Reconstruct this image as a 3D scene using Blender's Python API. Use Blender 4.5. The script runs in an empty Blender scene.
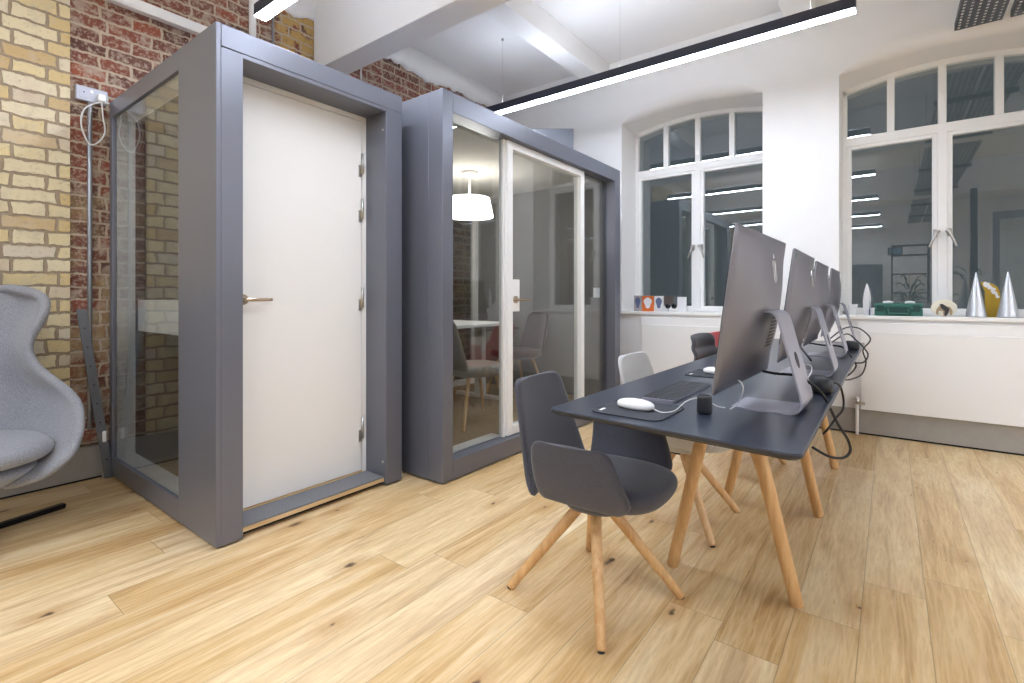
import bpy, bmesh, math, random
from mathutils import Vector, Matrix
random.seed(7)
PI = math.pi
R = math.radians
C = bpy.context.scene.collection
CAMH = 1.10
F = 497.0
FW = Vector((-0.6053, 0.7960, 0)); RT = Vector((0.7960, 0.6053, 0))

def at(u, v, d):
    """world point seen at photo position (u, v) at depth d metres"""
    p = FW * d + RT * ((u - 512) / F * d)
    return Vector((p.x, p.y, CAMH + (297.5 - v) / F * d))

def wx(u, y):
    k = (u - 512) / F
    return y * (-0.6053 + 0.796 * k) / (0.796 + 0.6053 * k)

# ------------------------------------------------------------------ materials
MATS = {}
class NT:
    def __init__(s, name):
        s.m = bpy.data.materials.new(name); s.m.use_nodes = True
        s.t = s.m.node_tree; s.n = s.t.nodes; s.l = s.t.links
        s.n.clear()
        s.out = s.n.new('ShaderNodeOutputMaterial')
        s.b = s.n.new('ShaderNodeBsdfPrincipled')
        s.l.new(s.b.outputs[0], s.out.inputs[0])
    def node(s, typ, **kw):
        n = s.n.new(typ)
        for k, v in kw.items():
            if hasattr(n, k): setattr(n, k, v)
        return n
    def put(s, sock, v):
        if isinstance(v, bpy.types.NodeSocket): s.l.new(v, sock)
        else: sock.default_value = v
    def math(s, op, a, b=None, c=None):
        n = s.node('ShaderNodeMath'); n.operation = op
        s.put(n.inputs[0], a)
        if b is not None: s.put(n.inputs[1], b)
        if c is not None: s.put(n.inputs[2], c)
        return n.outputs[0]
    def mix(s, f, a, b, mode='MIX'):
        n = s.node('ShaderNodeMix'); n.data_type = 'RGBA'; n.blend_type = mode
        s.put(n.inputs[0], f)
        s.put(n.inputs[6], c4(a)); s.put(n.inputs[7], c4(b))
        return n.outputs[2]
    def ramp(s, f, stops):
        n = s.node('ShaderNodeValToRGB'); s.put(n.inputs[0], f)
        e = n.color_ramp.elements
        while len(e) < len(stops): e.new(0.5)
        for i, (p, col) in enumerate(stops):
            e[i].position = p; e[i].color = c4(col)
        return n.outputs[0]
    def maprange(s, v, a, b, c=0.0, d=1.0):
        n = s.node('ShaderNodeMapRange'); n.clamp = True
        for i, x in enumerate((v, a, b, c, d)): s.put(n.inputs[i], x)
        return n.outputs[0]
    def coord(s, kind='Object'):
        return s.node('ShaderNodeTexCoord').outputs[kind]
    def sep(s, v):
        n = s.node('ShaderNodeSeparateXYZ'); s.put(n.inputs[0], v); return n.outputs
    def comb(s, x=0., y=0., z=0.):
        n = s.node('ShaderNodeCombineXYZ')
        for i, q in enumerate((x, y, z)): s.put(n.inputs[i], q)
        return n.outputs[0]
    def noise(s, v, scale, detail=3, rough=.55, dist=0.0):
        n = s.node('ShaderNodeTexNoise'); s.put(n.inputs['Vector'], v)
        n.inputs['Scale'].default_value = scale; n.inputs['Detail'].default_value = detail
        n.inputs['Roughness'].default_value = rough; n.inputs['Distortion'].default_value = dist
        return n.outputs[0]
    def white(s, v):
        n = s.node('ShaderNodeTexWhiteNoise'); n.noise_dimensions = '3D'; s.put(n.inputs[0], v)
        return n.outputs[0]
    def scalev(s, v, sx, sy, sz):
        n = s.node('ShaderNodeMapping'); s.put(n.inputs[0], v)
        n.inputs['Scale'].default_value = (sx, sy, sz); return n.outputs[0]
    def bump(s, h, strength=.3, dist=.01):
        n = s.node('ShaderNodeBump'); s.put(n.inputs['Height'], h)
        n.inputs['Strength'].default_value = strength; n.inputs['Distance'].default_value = dist
        s.l.new(n.outputs[0], s.b.inputs['Normal'])
    def set(s, color=None, rough=None, metal=None, **kw):
        if color is not None: s.put(s.b.inputs['Base Color'], c4(color))
        if rough is not None: s.put(s.b.inputs['Roughness'], rough)
        if metal is not None: s.put(s.b.inputs['Metallic'], metal)
        for k, v in kw.items(): s.put(s.b.inputs[k.replace('_', ' ')], v)
        return s.m

def c4(c):
    if isinstance(c, bpy.types.NodeSocket): return c
    return tuple(c) + (1.0,) if len(c) == 3 else tuple(c)
def srgb(r, g, b):
    f = lambda c: (c / 255 / 12.92) if c / 255 <= .04045 else ((c / 255 + .055) / 1.055) ** 2.4
    return (f(r), f(g), f(b))

def simple(name, col, rough=.5, metal=0., var=.06, nscale=8, bump=0., bscale=120, **kw):
    t = NT(name); co = t.coord()
    n = t.noise(co, nscale, 3)
    lo = tuple(max(0, c * (1 - var)) for c in col); hi = tuple(min(1, c * (1 + var)) for c in col)
    t.set(t.mix(n, lo, hi), rough, metal, **kw)
    if bump: t.bump(t.noise(co, bscale, 4), bump, .004)
    MATS[name] = t.m
    return t.m

def fabric(name, col, var=.22, scale=280):
    t = NT(name); co = t.coord()
    w = t.noise(co, scale, 2, .6)
    big = t.noise(co, 22, 3)
    lo = tuple(c * (1 - var) for c in col); hi = tuple(min(1, c * (1 + var)) for c in col)
    c = t.mix(t.maprange(w, .35, .65), lo, hi)
    c = t.mix(t.math('MULTIPLY', big, .3), c, tuple(min(1, q * 1.35) for q in col))
    t.set(c, .95, 0., Sheen_Weight=.25, Sheen_Roughness=.5)
    t.bump(w, .5, .003)
    MATS[name] = t.m
    return t.m

def wood_mat(name, c1, c2, axis='Z', scale=1.0):
    t = NT(name); co = t.coord()
    sc = dict(X=(3, 40, 40), Y=(40, 3, 40), Z=(40, 40, 3))[axis]
    v = t.scalev(co, *[q * scale for q in sc])
    n = t.noise(v, 1.0, 5, .6, .6)
    c = t.mix(t.maprange(n, .3, .7), c1, c2)
    t.set(c, .45); t.bump(n, .12, .002)
    MATS[name] = t.m
    return t.m

def floor_material():
    t = NT('oak_planks'); co = t.coord(); s = t.sep(co)
    W, L = .185, 1.9
    xr = t.math('DIVIDE', t.math('ADD', s[0], 1.19 + W * 100), W)
    row = t.math('FLOOR', xr); fx = t.math('FRACT', xr)
    off = t.math('MULTIPLY', t.white(t.comb(row, 3.3, 1.7)), L)
    yr = t.math('DIVIDE', t.math('ADD', t.math('ADD', s[1], 40.0), off), L)
    col = t.math('FLOOR', yr); fy = t.math('FRACT', yr)
    idv = t.comb(row, col, 0.5)
    rnd = t.white(idv); rnd2 = t.white(t.comb(col, row, 9.1))
    # grain, shifted for each plank
    gv = t.comb(t.math('ADD', t.math('MULTIPLY', s[0], 1.0), t.math('MULTIPLY', rnd, 31.0)),
                t.math('ADD', t.math('MULTIPLY', s[1], .10), t.math('MULTIPLY', rnd2, 17.0)), 0.0)
    g1 = t.noise(gv, 9, 4, .55, 1.6)
    g2 = t.noise(gv, 85, 4, .6, .4)
    wv = t.node('ShaderNodeTexWave'); wv.wave_type = 'BANDS'; wv.bands_direction = 'X'
    t.put(wv.inputs['Vector'], gv); wv.inputs['Scale'].default_value = 14
    wv.inputs['Distortion'].default_value = 14; wv.inputs['Detail'].default_value = 2
    wv.inputs['Detail Scale'].default_value = 1.2
    base = t.ramp(g1, [(.30, srgb(172, 128, 74)), (.44, srgb(212, 176, 122)), (.58, srgb(231, 205, 158)), (.72, srgb(241, 223, 188))])
    tint = t.ramp(rnd, [(0., srgb(188, 148, 94)), (.3, srgb(212, 176, 122)), (.65, srgb(232, 206, 160)), (1., srgb(238, 218, 184))])
    c = t.mix(.40, base, tint)
    c = t.mix(t.maprange(g2, .42, .62, 0., .24), c, srgb(170, 128, 78))
    c = t.mix(t.math('MULTIPLY', t.maprange(wv.outputs[0], .55, .95), .22), c, srgb(236, 214, 176))
    # knots
    vo = t.node('ShaderNodeTexVoronoi'); vo.voronoi_dimensions = '2D'; vo.inputs['Scale'].default_value = 1.0
    kv = t.comb(t.math('MULTIPLY', s[0], 3.6), t.math('MULTIPLY', s[1], 1.5), 2.0)
    t.put(vo.inputs['Vector'], kv)
    kd = t.math('ADD', vo.outputs['Distance'], t.math('MULTIPLY', t.math('SUBTRACT', t.noise(co, 34, 4), .5), .10))
    sel = t.math('GREATER_THAN', t.sep(vo.outputs['Color'])[0], .58)
    halo = t.math('MULTIPLY', t.maprange(kd, .20, .03, 0., .55), sel)
    c = t.mix(halo, c, srgb(176, 126, 66))
    rs = t.math('POWER', t.sep(vo.outputs['Color'])[1], 1.6)
    kr = t.math('DIVIDE', kd, t.math('ADD', t.math('MULTIPLY', rs, .9), .28))
    core = t.math('MULTIPLY', t.maprange(kr, .066, .022, 0., .88), sel)
    c = t.mix(core, c, srgb(66, 44, 28))
    # joints
    ex = t.math('MINIMUM', fx, t.math('SUBTRACT', 1.0, fx))
    ey = t.math('MINIMUM', fy, t.math('SUBTRACT', 1.0, fy))
    gx = t.maprange(ex, .004, .012, 1., 0.); gy = t.maprange(ey, .0004, .0011, 1., 0.)
    gap = t.math('MAXIMUM', gx, gy)
    c = t.mix(t.math('MULTIPLY', gap, .45), c, srgb(120, 88, 55))
    t.set(c, t.maprange(g2, .3, .7, .26, .42), 0.)
    t.bump(t.math('SUBTRACT', t.math('MULTIPLY', g2, .15), gap), .35, .002)
    MATS['floor'] = t.m; return t.m

def brick_material(name, yellow):
    t = NT(name); co = t.coord(); s = t.sep(co)
    wob = t.noise(co, 7, 3); wob2 = t.noise(co, 26, 3)
    yy = t.math('ADD', s[1], t.math('MULTIPLY', t.math('SUBTRACT', wob, .5), .045))
    zz = t.math('ADD', s[2], t.math('ADD', t.math('MULTIPLY', t.math('SUBTRACT', t.noise(t.scalev(co, 1, 1, 1.7), 5, 3), .5), .034),
                                     t.math('MULTIPLY', t.math('SUBTRACT', wob2, .5), .024)))
    bt = t.node('ShaderNodeTexBrick'); bt.offset = .5; bt.offset_frequency = 2
    bt.squash = 0.62 if yellow else .7; bt.squash_frequency = 2
    t.put(bt.inputs['Vector'], t.comb(yy, t.math('ADD', zz, .02), 0.))
    bt.inputs['Scale'].default_value = 1.0
    bt.inputs['Brick Width'].default_value = .235; bt.inputs['Row Height'].default_value = .079
    bt.inputs['Mortar Size'].default_value = .0085; bt.inputs['Mortar Smooth'].default_value = .35
    bt.inputs['Bias'].default_value = 0.
    bt.inputs['Color1'].default_value = (0, 0, 0, 1); bt.inputs['Color2'].default_value = (1, 1, 1, 1)
    bt.inputs['Mortar'].default_value = (.5, .5, .5, 1)
    rnd = t.sep(bt.outputs[0])[0]
    mort = bt.outputs['Fac']
    fine = t.noise(co, 45, 6, .7); mid = t.noise(co, 11, 4, .6); big = t.noise(co, 2.3, 3, .55)
    if yellow:
        col = t.ramp(rnd, [(0., srgb(206, 180, 128)), (.3, srgb(220, 202, 156)), (.6, srgb(226, 214, 182)), (.85, srgb(216, 204, 184)), (1., srgb(198, 168, 116))])
        col = t.mix(t.maprange(mid, .5, .72, 0., .6), col, srgb(196, 186, 164))
        col = t.mix(t.maprange(fine, .56, .72, 0., .55), col, srgb(150, 128, 86))
        col = t.mix(t.maprange(big, .66, .8, 0., .5), col, srgb(176, 112, 84))
        mc = t.mix(fine, srgb(134, 114, 92), srgb(182, 164, 140))
    else:
        col = t.ramp(rnd, [(0., srgb(92, 60, 52)), (.25, srgb(138, 78, 60)), (.5, srgb(108, 76, 66)), (.75, srgb(150, 84, 62)), (1., srgb(88, 66, 60))])
        col = t.mix(t.maprange(mid, .52, .62, 0., .85), col, srgb(176, 156, 140))
        col = t.mix(t.maprange(fine, .50, .62, 0., .75), col, srgb(186, 168, 150))
        # ochre painted bricks high up beside the beam
        yb = t.math('MULTIPLY', t.math('MULTIPLY', t.maprange(s[1], 1.98, 2.04), t.maprange(s[1], 2.7, 2.6)), t.maprange(s[2], 1.9, 2.1))
        col = t.mix(t.math('MULTIPLY', yb, t.maprange(mid, .42, .5, 0., .9)), col, srgb(190, 156, 92))
        lowb = t.math('MULTIPLY', t.maprange(s[2], 1.95, 1.6), t.maprange(t.noise(co, 4, 2), .45, .6))
        col = t.mix(t.math('MULTIPLY', lowb, .55), col, srgb(176, 156, 112))
        mc = t.mix(fine, srgb(168, 148, 126), srgb(206, 190, 168))
    c = t.mix(mort, col, mc)
    t.set(c, .93, 0.)
    h = t.math('ADD', t.math('MULTIPLY', t.math('SUBTRACT', 1.0, mort), 1.0), t.math('MULTIPLY', fine, .5))
    t.bump(h, .8, .012)
    MATS[name] = t.m; return t.m

def glass_material(name, ior, tint=(1, 1, 1), rough=0.0):
    m = bpy.data.materials.new(name); m.use_nodes = True
    n = m.node_tree.nodes; l = m.node_tree.links; n.clear()
    o = n.new('ShaderNodeOutputMaterial'); mx = n.new('ShaderNodeMixShader')
    tr = n.new('ShaderNodeBsdfTransparent'); tr.inputs[0].default_value = (*tint, 1)
    gl = n.new('ShaderNodeBsdfGlossy'); gl.inputs['Roughness'].default_value = rough
    # reflectance by angle, the same from either side of a pane
    geo = n.new('ShaderNodeNewGeometry'); dt = n.new('ShaderNodeVectorMath'); dt.operation = 'DOT_PRODUCT'
    l.new(geo.outputs['Normal'], dt.inputs[0]); l.new(geo.outputs['Incoming'], dt.inputs[1])
    r0 = ((ior - 1) / (ior + 1)) ** 2
    def mth(op, a, b=None):
        q = n.new('ShaderNodeMath'); q.operation = op
        for i, v in enumerate((a, b)):
            if v is None: continue
            if isinstance(v, bpy.types.NodeSocket): l.new(v, q.inputs[i])
            else: q.inputs[i].default_value = v
        return q.outputs[0]
    f5 = mth('POWER', mth('SUBTRACT', 1.0, mth('ABSOLUTE', dt.outputs['Value'])), 5.0)
    fac = mth('ADD', mth('MULTIPLY', f5, 1 - r0), r0)
    l.new(fac, mx.inputs[0]); l.new(tr.outputs[0], mx.inputs[1]); l.new(gl.outputs[0], mx.inputs[2])
    l.new(mx.outputs[0], o.inputs[0]); MATS[name] = m; return m

def emit(name, col, strength):
    m = bpy.data.materials.new(name); m.use_nodes = True
    n = m.node_tree.nodes; l = m.node_tree.links; n.clear()
    o = n.new('ShaderNodeOutputMaterial'); e = n.new('ShaderNodeEmission')
    e.inputs[0].default_value = (*col, 1); e.inputs[1].default_value = strength
    l.new(e.outputs[0], o.inputs[0]); MATS[name] = m; return m

floor_material()
brick_material('brick_yellow', True); brick_material('brick_red', False)
simple('white_wall', srgb(238, 237, 236), .85, var=.02, bump=.08, bscale=60)
simple('ceiling_white', srgb(232, 231, 230), .9, var=.03, nscale=3, bump=.25, bscale=14)
simple('white_paint', srgb(240, 239, 237), .4, var=.015)
simple('door_white', srgb(236, 234, 231), .45, var=.01)
simple('plaster', srgb(205, 198, 188), .95, var=.12, nscale=9, bump=.7, bscale=30)
simple('pod_metal', srgb(113, 115, 126), .34, .35, var=.015)
simple('felt_dark', srgb(74, 74, 76), .95, var=.1, bump=.3, bscale=300)
simple('felt_grey', srgb(120, 116, 112), .95, var=.08, bump=.3, bscale=300)
simple('pod_ceiling', srgb(205, 200, 192), .9, var=.03)
simple('mat_carpet', srgb(124, 124, 128), .98, var=.5, nscale=160, bump=.5, bscale=500)
simple('pod_carpet', srgb(120, 104, 86), .98, var=.2, nscale=60, bump=.5, bscale=500)
simple('skirting', srgb(160, 156, 150), .6, var=.12, nscale=12)
simple('dark_gap', srgb(28, 26, 25), .9, var=.1)
simple('steel', srgb(190, 188, 184), .28, .9, var=.03)
simple('bronze_steel', srgb(188, 172, 152), .25, .9, var=.03)
simple('galvanised', srgb(150, 152, 156), .4, .8, var=.1, nscale=40)
simple('bar_steel', srgb(112, 114, 120), .5, .5, var=.12, nscale=40)
simple('socket_grey', srgb(178, 180, 192), .4, .3, var=.03)
simple('tray_metal', srgb(112, 116, 124), .5, .6, var=.1, nscale=40)
simple('light_body', srgb(62, 64, 78), .5, .3, var=.03)
simple('duct_grey', srgb(78, 80, 86), .6, .3, var=.04)
simple('desk_top', srgb(41, 47, 61), .28, 0., var=.05, nscale=30, bump=.04, bscale=300)
simple('desk_edge', srgb(44, 44, 48), .4, 0., var=.05)
simple('rubber_black', srgb(30, 31, 34), .6, var=.1)
simple('black_gloss', srgb(14, 14, 16), .12, var=.05)
simple('black_plastic', srgb(34, 36, 42), .42, var=.08)
simple('black_steel', srgb(26, 27, 30), .35, .4, var=.08)
simple('mouse_pad', srgb(48, 50, 58), .8, var=.08, bump=.2, bscale=600)
simple('white_gloss', srgb(242, 242, 242), .18, var=.01)
simple('white_cable', srgb(228, 228, 228), .45, var=.02)
simple('space_grey', srgb(130, 129, 138), .40, .75, var=.03)
simple('stand_grey', srgb(164, 164, 178), .40, .6, var=.03)
simple('logo_silver', srgb(225, 226, 232), .22, .8, var=.02)
simple('leather_black', srgb(70, 70, 76), .42, var=.1, bump=.15, bscale=200)
simple('brushed_silver', srgb(196, 198, 202), .38, .7, var=.1, nscale=90)
simple('case_green', srgb(52, 108, 94), .45, var=.06)
simple('case_dark', srgb(30, 70, 66), .5, var=.06)
simple('card_orange', srgb(216, 108, 44), .6, var=.1)
simple('card_white', srgb(226, 226, 228), .6, var=.04)
simple('card_blue', srgb(96, 108, 140), .6, var=.2, nscale=60)
simple('card_grey', srgb(168, 160, 160), .6, var=.2, nscale=60)
simple('card_rust', srgb(150, 66, 34), .6, var=.2, nscale=60)
simple('gold_card', srgb(190, 156, 50), .45, .2, var=.08)
simple('cream', srgb(236, 228, 208), .5, var=.03)
simple('horse_dark', srgb(56, 56, 58), .5, var=.3, nscale=80)
simple('horse_brown', srgb(176, 150, 118), .5, var=.3, nscale=80)
simple('tag_green', srgb(40, 140, 90), .5)
simple('outside_wall', srgb(160, 166, 170), .9, var=.1)
simple('cabinet_grey', srgb(120, 124, 132), .6, var=.05)
simple('leaf', srgb(70, 104, 56), .6, var=.3, nscale=20)
simple('picture_blue', srgb(120, 160, 190), .5, var=.4, nscale=9)
fabric('fabric_charcoal', srgb(68, 67, 75))
fabric('fabric_lightgrey', srgb(186, 186, 186), .1)
fabric('fabric_armchair', srgb(136, 137, 143), .3, 240)
fabric('fabric_red', srgb(196, 44, 48), .12)
fabric('fabric_beige', srgb(150, 142, 132), .15)
fabric('fabric_wine', srgb(62, 32, 36), .15)
fabric('fabric_black', srgb(44, 44, 48), .15)
wood_mat('oak_leg', srgb(196, 148, 94), srgb(222, 182, 130), 'Z')
wood_mat('oak_pale', srgb(204, 160, 112), srgb(228, 192, 146), 'Z')
wood_mat('ply_edge', srgb(196, 160, 112), srgb(222, 192, 148), 'Y')
glass_material('window_glass', 2.15, (.80, .84, .86))
glass_material('pod_glass', 1.95, (.86, .88, .88))
emit('led', (.90, .985, 1.13), 25.5)
emit('led_up_fill', (.90, .985, 1.13), 6.5)  # glow added on top of the fixtures as ceiling fill
emit('booth_led', (1.0, .97, .92), 2.2)
emit('lamp_shade', (1.0, .95, .88), 6.0)
emit('lamp_led_far', (1.0, .985, .96), 19.0)
M = MATS

# ------------------------------------------------------------------ mesh builder
class MB:
    def __init__(s): s.bm = bmesh.new()
    def box(s, x0, x1, y0, y1, z0, z1, mi=0, mat=None):
        co = [(x0, y0, z0), (x1, y0, z0), (x1, y1, z0), (x0, y1, z0), (x0, y0, z1), (x1, y0, z1), (x1, y1, z1), (x0, y1, z1)]
        if mat is not None: co = [mat @ Vector(c) for c in co]
        v = [s.bm.verts.new(c) for c in co]
        for f in ((3, 2, 1, 0), (4, 5, 6, 7), (0, 1, 5, 4), (1, 2, 6, 5), (2, 3, 7, 6), (3, 0, 4, 7)):
            s.bm.faces.new([v[i] for i in f]).material_index = mi
        return s
    def quad(s, pts, mi=0):
        f = s.bm.faces.new([s.bm.verts.new(p) for p in pts]); f.material_index = mi; return s
    def ring(s, c, ax, r, n, up=None):
        ax = Vector(ax).normalized()
        if up is None: up = Vector((0, 0, 1)) if abs(ax.z) < .9 else Vector((1, 0, 0))
        a = ax.cross(up).normalized(); b = ax.cross(a).normalized()
        return [s.bm.verts.new(Vector(c) + (a * math.cos(2 * PI * i / n) + b * math.sin(2 * PI * i / n)) * r) for i in range(n)]
    def skin(s, rings, cap=True, mi=0):
        for A, B in zip(rings, rings[1:]):
            n = len(A)
            for i in range(n):
                f = s.bm.faces.new((A[i], A[(i + 1) % n], B[(i + 1) % n], B[i])); f.smooth = True; f.material_index = mi
        if cap:
            s.bm.faces.new(rings[0][::-1]).material_index = mi
            s.bm.faces.new(rings[-1]).material_index = mi
        return s
    def cyl(s, p0, p1, r0, r1=None, n=20, mi=0):
        if r1 is None: r1 = r0
        p0 = Vector(p0); p1 = Vector(p1); ax = p1 - p0
        return s.skin([s.ring(p0, ax, r0, n), s.ring(p1, ax, r1, n)], mi=mi)
    def rod(s, p0, p1, r0, r1, n=20, round_=.35, mi=0):
        """tapered round bar with softened ends"""
        p0 = Vector(p0); p1 = Vector(p1); ax = (p1 - p0); L = ax.length; a = ax / L
        e0 = r0 * round_; e1 = r1 * round_
        st = [(0, r0 - e0), (e0 * .3, r0 - e0 * .3), (e0, r0), (L - e1, r1), (L - e1 * .3, r1 - e1 * .3), (L, r1 - e1)]
        return s.skin([s.ring(p0 + a * t, ax, r, n) for t, r in st], mi=mi)
    def tube(s, pts, r, n=8, mi=0):
        pts = [Vector(p) for p in pts]; rings = []
        up = None
        for i, p in enumerate(pts):
            t = (pts[min(i + 1, len(pts) - 1)] - pts[max(i - 1, 0)]).normalized()
            if up is None: up = Vector((0, 0, 1)) if abs(t.z) < .9 else Vector((1, 0, 0))
            a = t.cross(up); a.normalize(); up = a.cross(t).normalized()
            rings.append([s.bm.verts.new(p + (a * math.cos(2 * PI * k / n) + up * math.sin(2 * PI * k / n)) * r) for k in range(n)])
        return s.skin(rings, mi=mi)
    def lathe(s, prof, c=(0, 0, 0), n=32, mi=0, sx=1, sy=1):
        rings = [[s.bm.verts.new((c[0] + r * sx * math.cos(2 * PI * i / n), c[1] + r * sy * math.sin(2 * PI * i / n), c[2] + z)) for i in range(n)] for r, z in prof]
        return s.skin(rings, mi=mi)
    def prism(s, poly, o, ea, eb, en, mi=0):
        """polygon poly (a,b) in axes ea, eb at o, extruded by vector en"""
        o, ea, eb, en = map(Vector, (o, ea, eb, en))
        A = [s.bm.verts.new(o + ea * a + eb * b) for a, b in poly]
        B = [s.bm.verts.new(o + ea * a + eb * b + en) for a, b in poly]
        n = len(A)
        for i in range(n): s.bm.faces.new((A[i], A[(i + 1) % n], B[(i + 1) % n], B[i])).material_index = mi
        s.bm.faces.new(A[::-1]).material_index = mi; s.bm.faces.new(B).material_index = mi
        return s
    def grid(s, rows, mi=0, closed=False):
        V = [[s.bm.verts.new(p) for p in r] for r in rows]
        for A, B in zip(V, V[1:]):
            m = len(A)
            for i in range(m if closed else m - 1):
                f = s.bm.faces.new((A[i], A[(i + 1) % m], B[(i + 1) % m], B[i])); f.smooth = True; f.material_index = mi
        return s
    def build(s, name, mats, parent=None, bevel=0., smooth=False, solid=0., subd=0, seg=2, off=0.):
        bmesh.ops.recalc_face_normals(s.bm, faces=s.bm.faces[:])
        me = bpy.data.meshes.new(name); s.bm.to_mesh(me); s.bm.free()
        if not isinstance(mats, (list, tuple)): mats = [mats]
        for m in mats: me.materials.append(M[m] if isinstance(m, str) else m)
        if smooth:
            for p in me.polygons: p.use_smooth = True
        o = bpy.data.objects.new(name, me); C.objects.link(o)
        if parent: o.parent = parent
        if solid:
            q = o.modifiers.new('s', 'SOLIDIFY'); q.thickness = solid; q.offset = off
        if bevel:
            q = o.modifiers.new('b', 'BEVEL'); q.width = bevel; q.segments = seg; q.limit_method = 'ANGLE'; q.angle_limit = R(40)
            q.harden_normals = False
        if subd:
            q = o.modifiers.new('u', 'SUBSURF'); q.levels = subd; q.render_levels = subd
        return o

def rrect(x0, x1, y0, y1, r, n=5):
    P = []
    for cx, cy, a0 in ((x1 - r, y1 - r, 0), (x0 + r, y1 - r, 90), (x0 + r, y0 + r, 180), (x1 - r, y0 + r, 270)):
        for i in range(n + 1):
            a = R(a0 + 90 * i / n); P.append((cx + r * math.cos(a), cy + r * math.sin(a)))
    return P

def spline(pts, n=6):
    pts = [Vector(p) for p in pts]; out = []
    for i in range(len(pts) - 1):
        p0 = pts[max(i - 1, 0)]; p1 = pts[i]; p2 = pts[i + 1]; p3 = pts[min(i + 2, len(pts) - 1)]
        for k in range(n):
            t = k / n
            out.append(.5 * ((2 * p1) + (p2 - p0) * t + (2 * p0 - 5 * p1 + 4 * p2 - p3) * t * t + (3 * p1 - p0 - 3 * p2 + p3) * t ** 3))
    out.append(pts[-1]); return out

def tag(o, label=None, cat=None, group=None, kind=None):
    if label: o['label'] = label
    if cat: o['category'] = cat
    if group: o['group'] = group
    if kind: o['kind'] = kind
    return o
def thing(name, loc, label, cat, rz=0., group=None):
    o = bpy.data.objects.new(name, None); C.objects.link(o); o.location = loc; o.rotation_euler = (0, 0, rz)
    o.empty_display_size = .05
    return tag(o, label, cat, group)
def copy_tree(o, parent=None):
    c = o.copy(); C.objects.link(c)
    if parent: c.parent = parent
    for ch in list(o.children): copy_tree(ch, c)
    return c
def struct(o, label=None, cat=None):
    o['kind'] = 'structure'
    if label: o['label'] = label
    if cat: o['category'] = cat
    return o

# ------------------------------------------------------------------ the room shell
XL, XR, YB, YF, ZC = -3.88, 5.2, 4.91, -6.6, 3.62
struct(MB().box(XL - .4, XR, YF, YB + .5, -.12, 0).build('floor', 'floor'), 'light oak plank floor with dark knots running towards the windows', 'floor')
struct(MB().box(XL - .4, XR + .2, YF - .2, YB + .9, ZC, ZC + .15).build('ceiling', 'ceiling_white'), 'white painted plaster ceiling above the office', 'ceiling')
# brick wall: yellow stock pier in the foreground, red wall behind it
w = MB()
w.box(XL - .4, XL + .008, YF, .76, 0, ZC, 0)
w.box(XL - .4, XL - .012, .76, YB, 0, ZC, 1)
struct(w.build('wall_left', ['brick_yellow', 'brick_red']), 'exposed brick wall, yellow stock bricks beside worn red bricks', 'wall')
struct(MB().box(XR, XR + .2, YF, YB + .5, 0, ZC).build('wall_right', 'white_wall'), 'white wall on the right of the room', 'wall')
struct(MB().box(XL - .4, XR, YF - .2, YF, 0, ZC).build('wall_front', 'white_wall'), 'white wall behind the camera', 'wall')

# window wall with two arched niches
WIN = [(-1.59, .68), (.335, .67)]
YG = 5.30
def G(s): return 3.0 - .09 * s * s
def vault(s, y): return G(s) + .085 * (YG - y)
w = MB()
xs = [XL]
for c, h in WIN: xs += [c - h, c + h]
xs.append(XR)
for i in range(0, len(xs), 2):
    w.box(xs[i], xs[i + 1], YB, YG + .2, 0, ZC)
for c, h in WIN:
    w.box(c - h, c + h, YB, YG + .2, 0, .925)
    N = 24
    for k in range(N):
        s0 = -1 + 2 * k / N; s1 = -1 + 2 * (k + 1) / N
        xa, xb = c + h * s0, c + h * s1
        def prof(s_, x):
            r = .001 + .11 * (1 - abs(s_) ** 5)
            P = [(x, YG + .2, vault(s_, YG + .05)), (x, YB + r, vault(s_, YB + r))]
            z0_ = vault(s_, YB + r)
            for q in range(1, 7):
                a = PI / 2 * q / 6; P.append((x, YB + r - r * math.sin(a), z0_ + r - r * math.cos(a)))
            P.append((x, YB, ZC)); return P
        w.grid([prof(s0, xa), prof(s1, xb)])
for f_ in w.bm.faces:
    if all(abs(v.co.y - YB) < 1e-4 for v in f_.verts): f_.smooth = False
bmesh.ops.remove_doubles(w.bm, verts=w.bm.verts[:], dist=.0002)
struct(w.build('wall_back', 'white_wall'), 'white wall with two deep arched window recesses', 'wall')

# beams on the ceiling
struct(MB().box(XL, XR, 2.33, 2.55, 3.016, ZC).build('trim_1', 'ceiling_white', bevel=.008), 'deep white ceiling beam crossing above the pods', 'beam')
for i, (a, b) in enumerate(((-2.61, -2.41), (-.70, -.50), (1.2, 1.4), (3.1, 3.3))):
    struct(MB().box(a, b, 2.55, YB, 3.41, ZC).build('trim_%d' % (i + 2), 'ceiling_white', bevel=.006), 'shallow white ceiling joist running to the window wall', 'beam')
struct(MB().box(XL, XR, -1.9, -1.68, 3.016, ZC).build('trim_6', 'ceiling_white', bevel=.008), 'deep white ceiling beam behind the camera', 'beam')
# ragged plaster at the head of the brick wall
w = MB()
ys = [YF + i * .03 for i in range(int((YB - YF) / .03))]
rows = [[], [], []]
rr = random.Random(3); z = 3.42
for y in ys:
    z += rr.uniform(-.022, .022); z = min(3.44, max(3.35, z))
    rows[0].append((XL + .0, y, z)); rows[1].append((XL + .012, y, z + .05)); rows[2].append((XL + .05, y, ZC))
w.grid(rows)
struct(w.build('trim_7', 'ceiling_white', solid=.02, off=1), 'ragged white plaster edge above the bricks', 'plaster')

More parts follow.
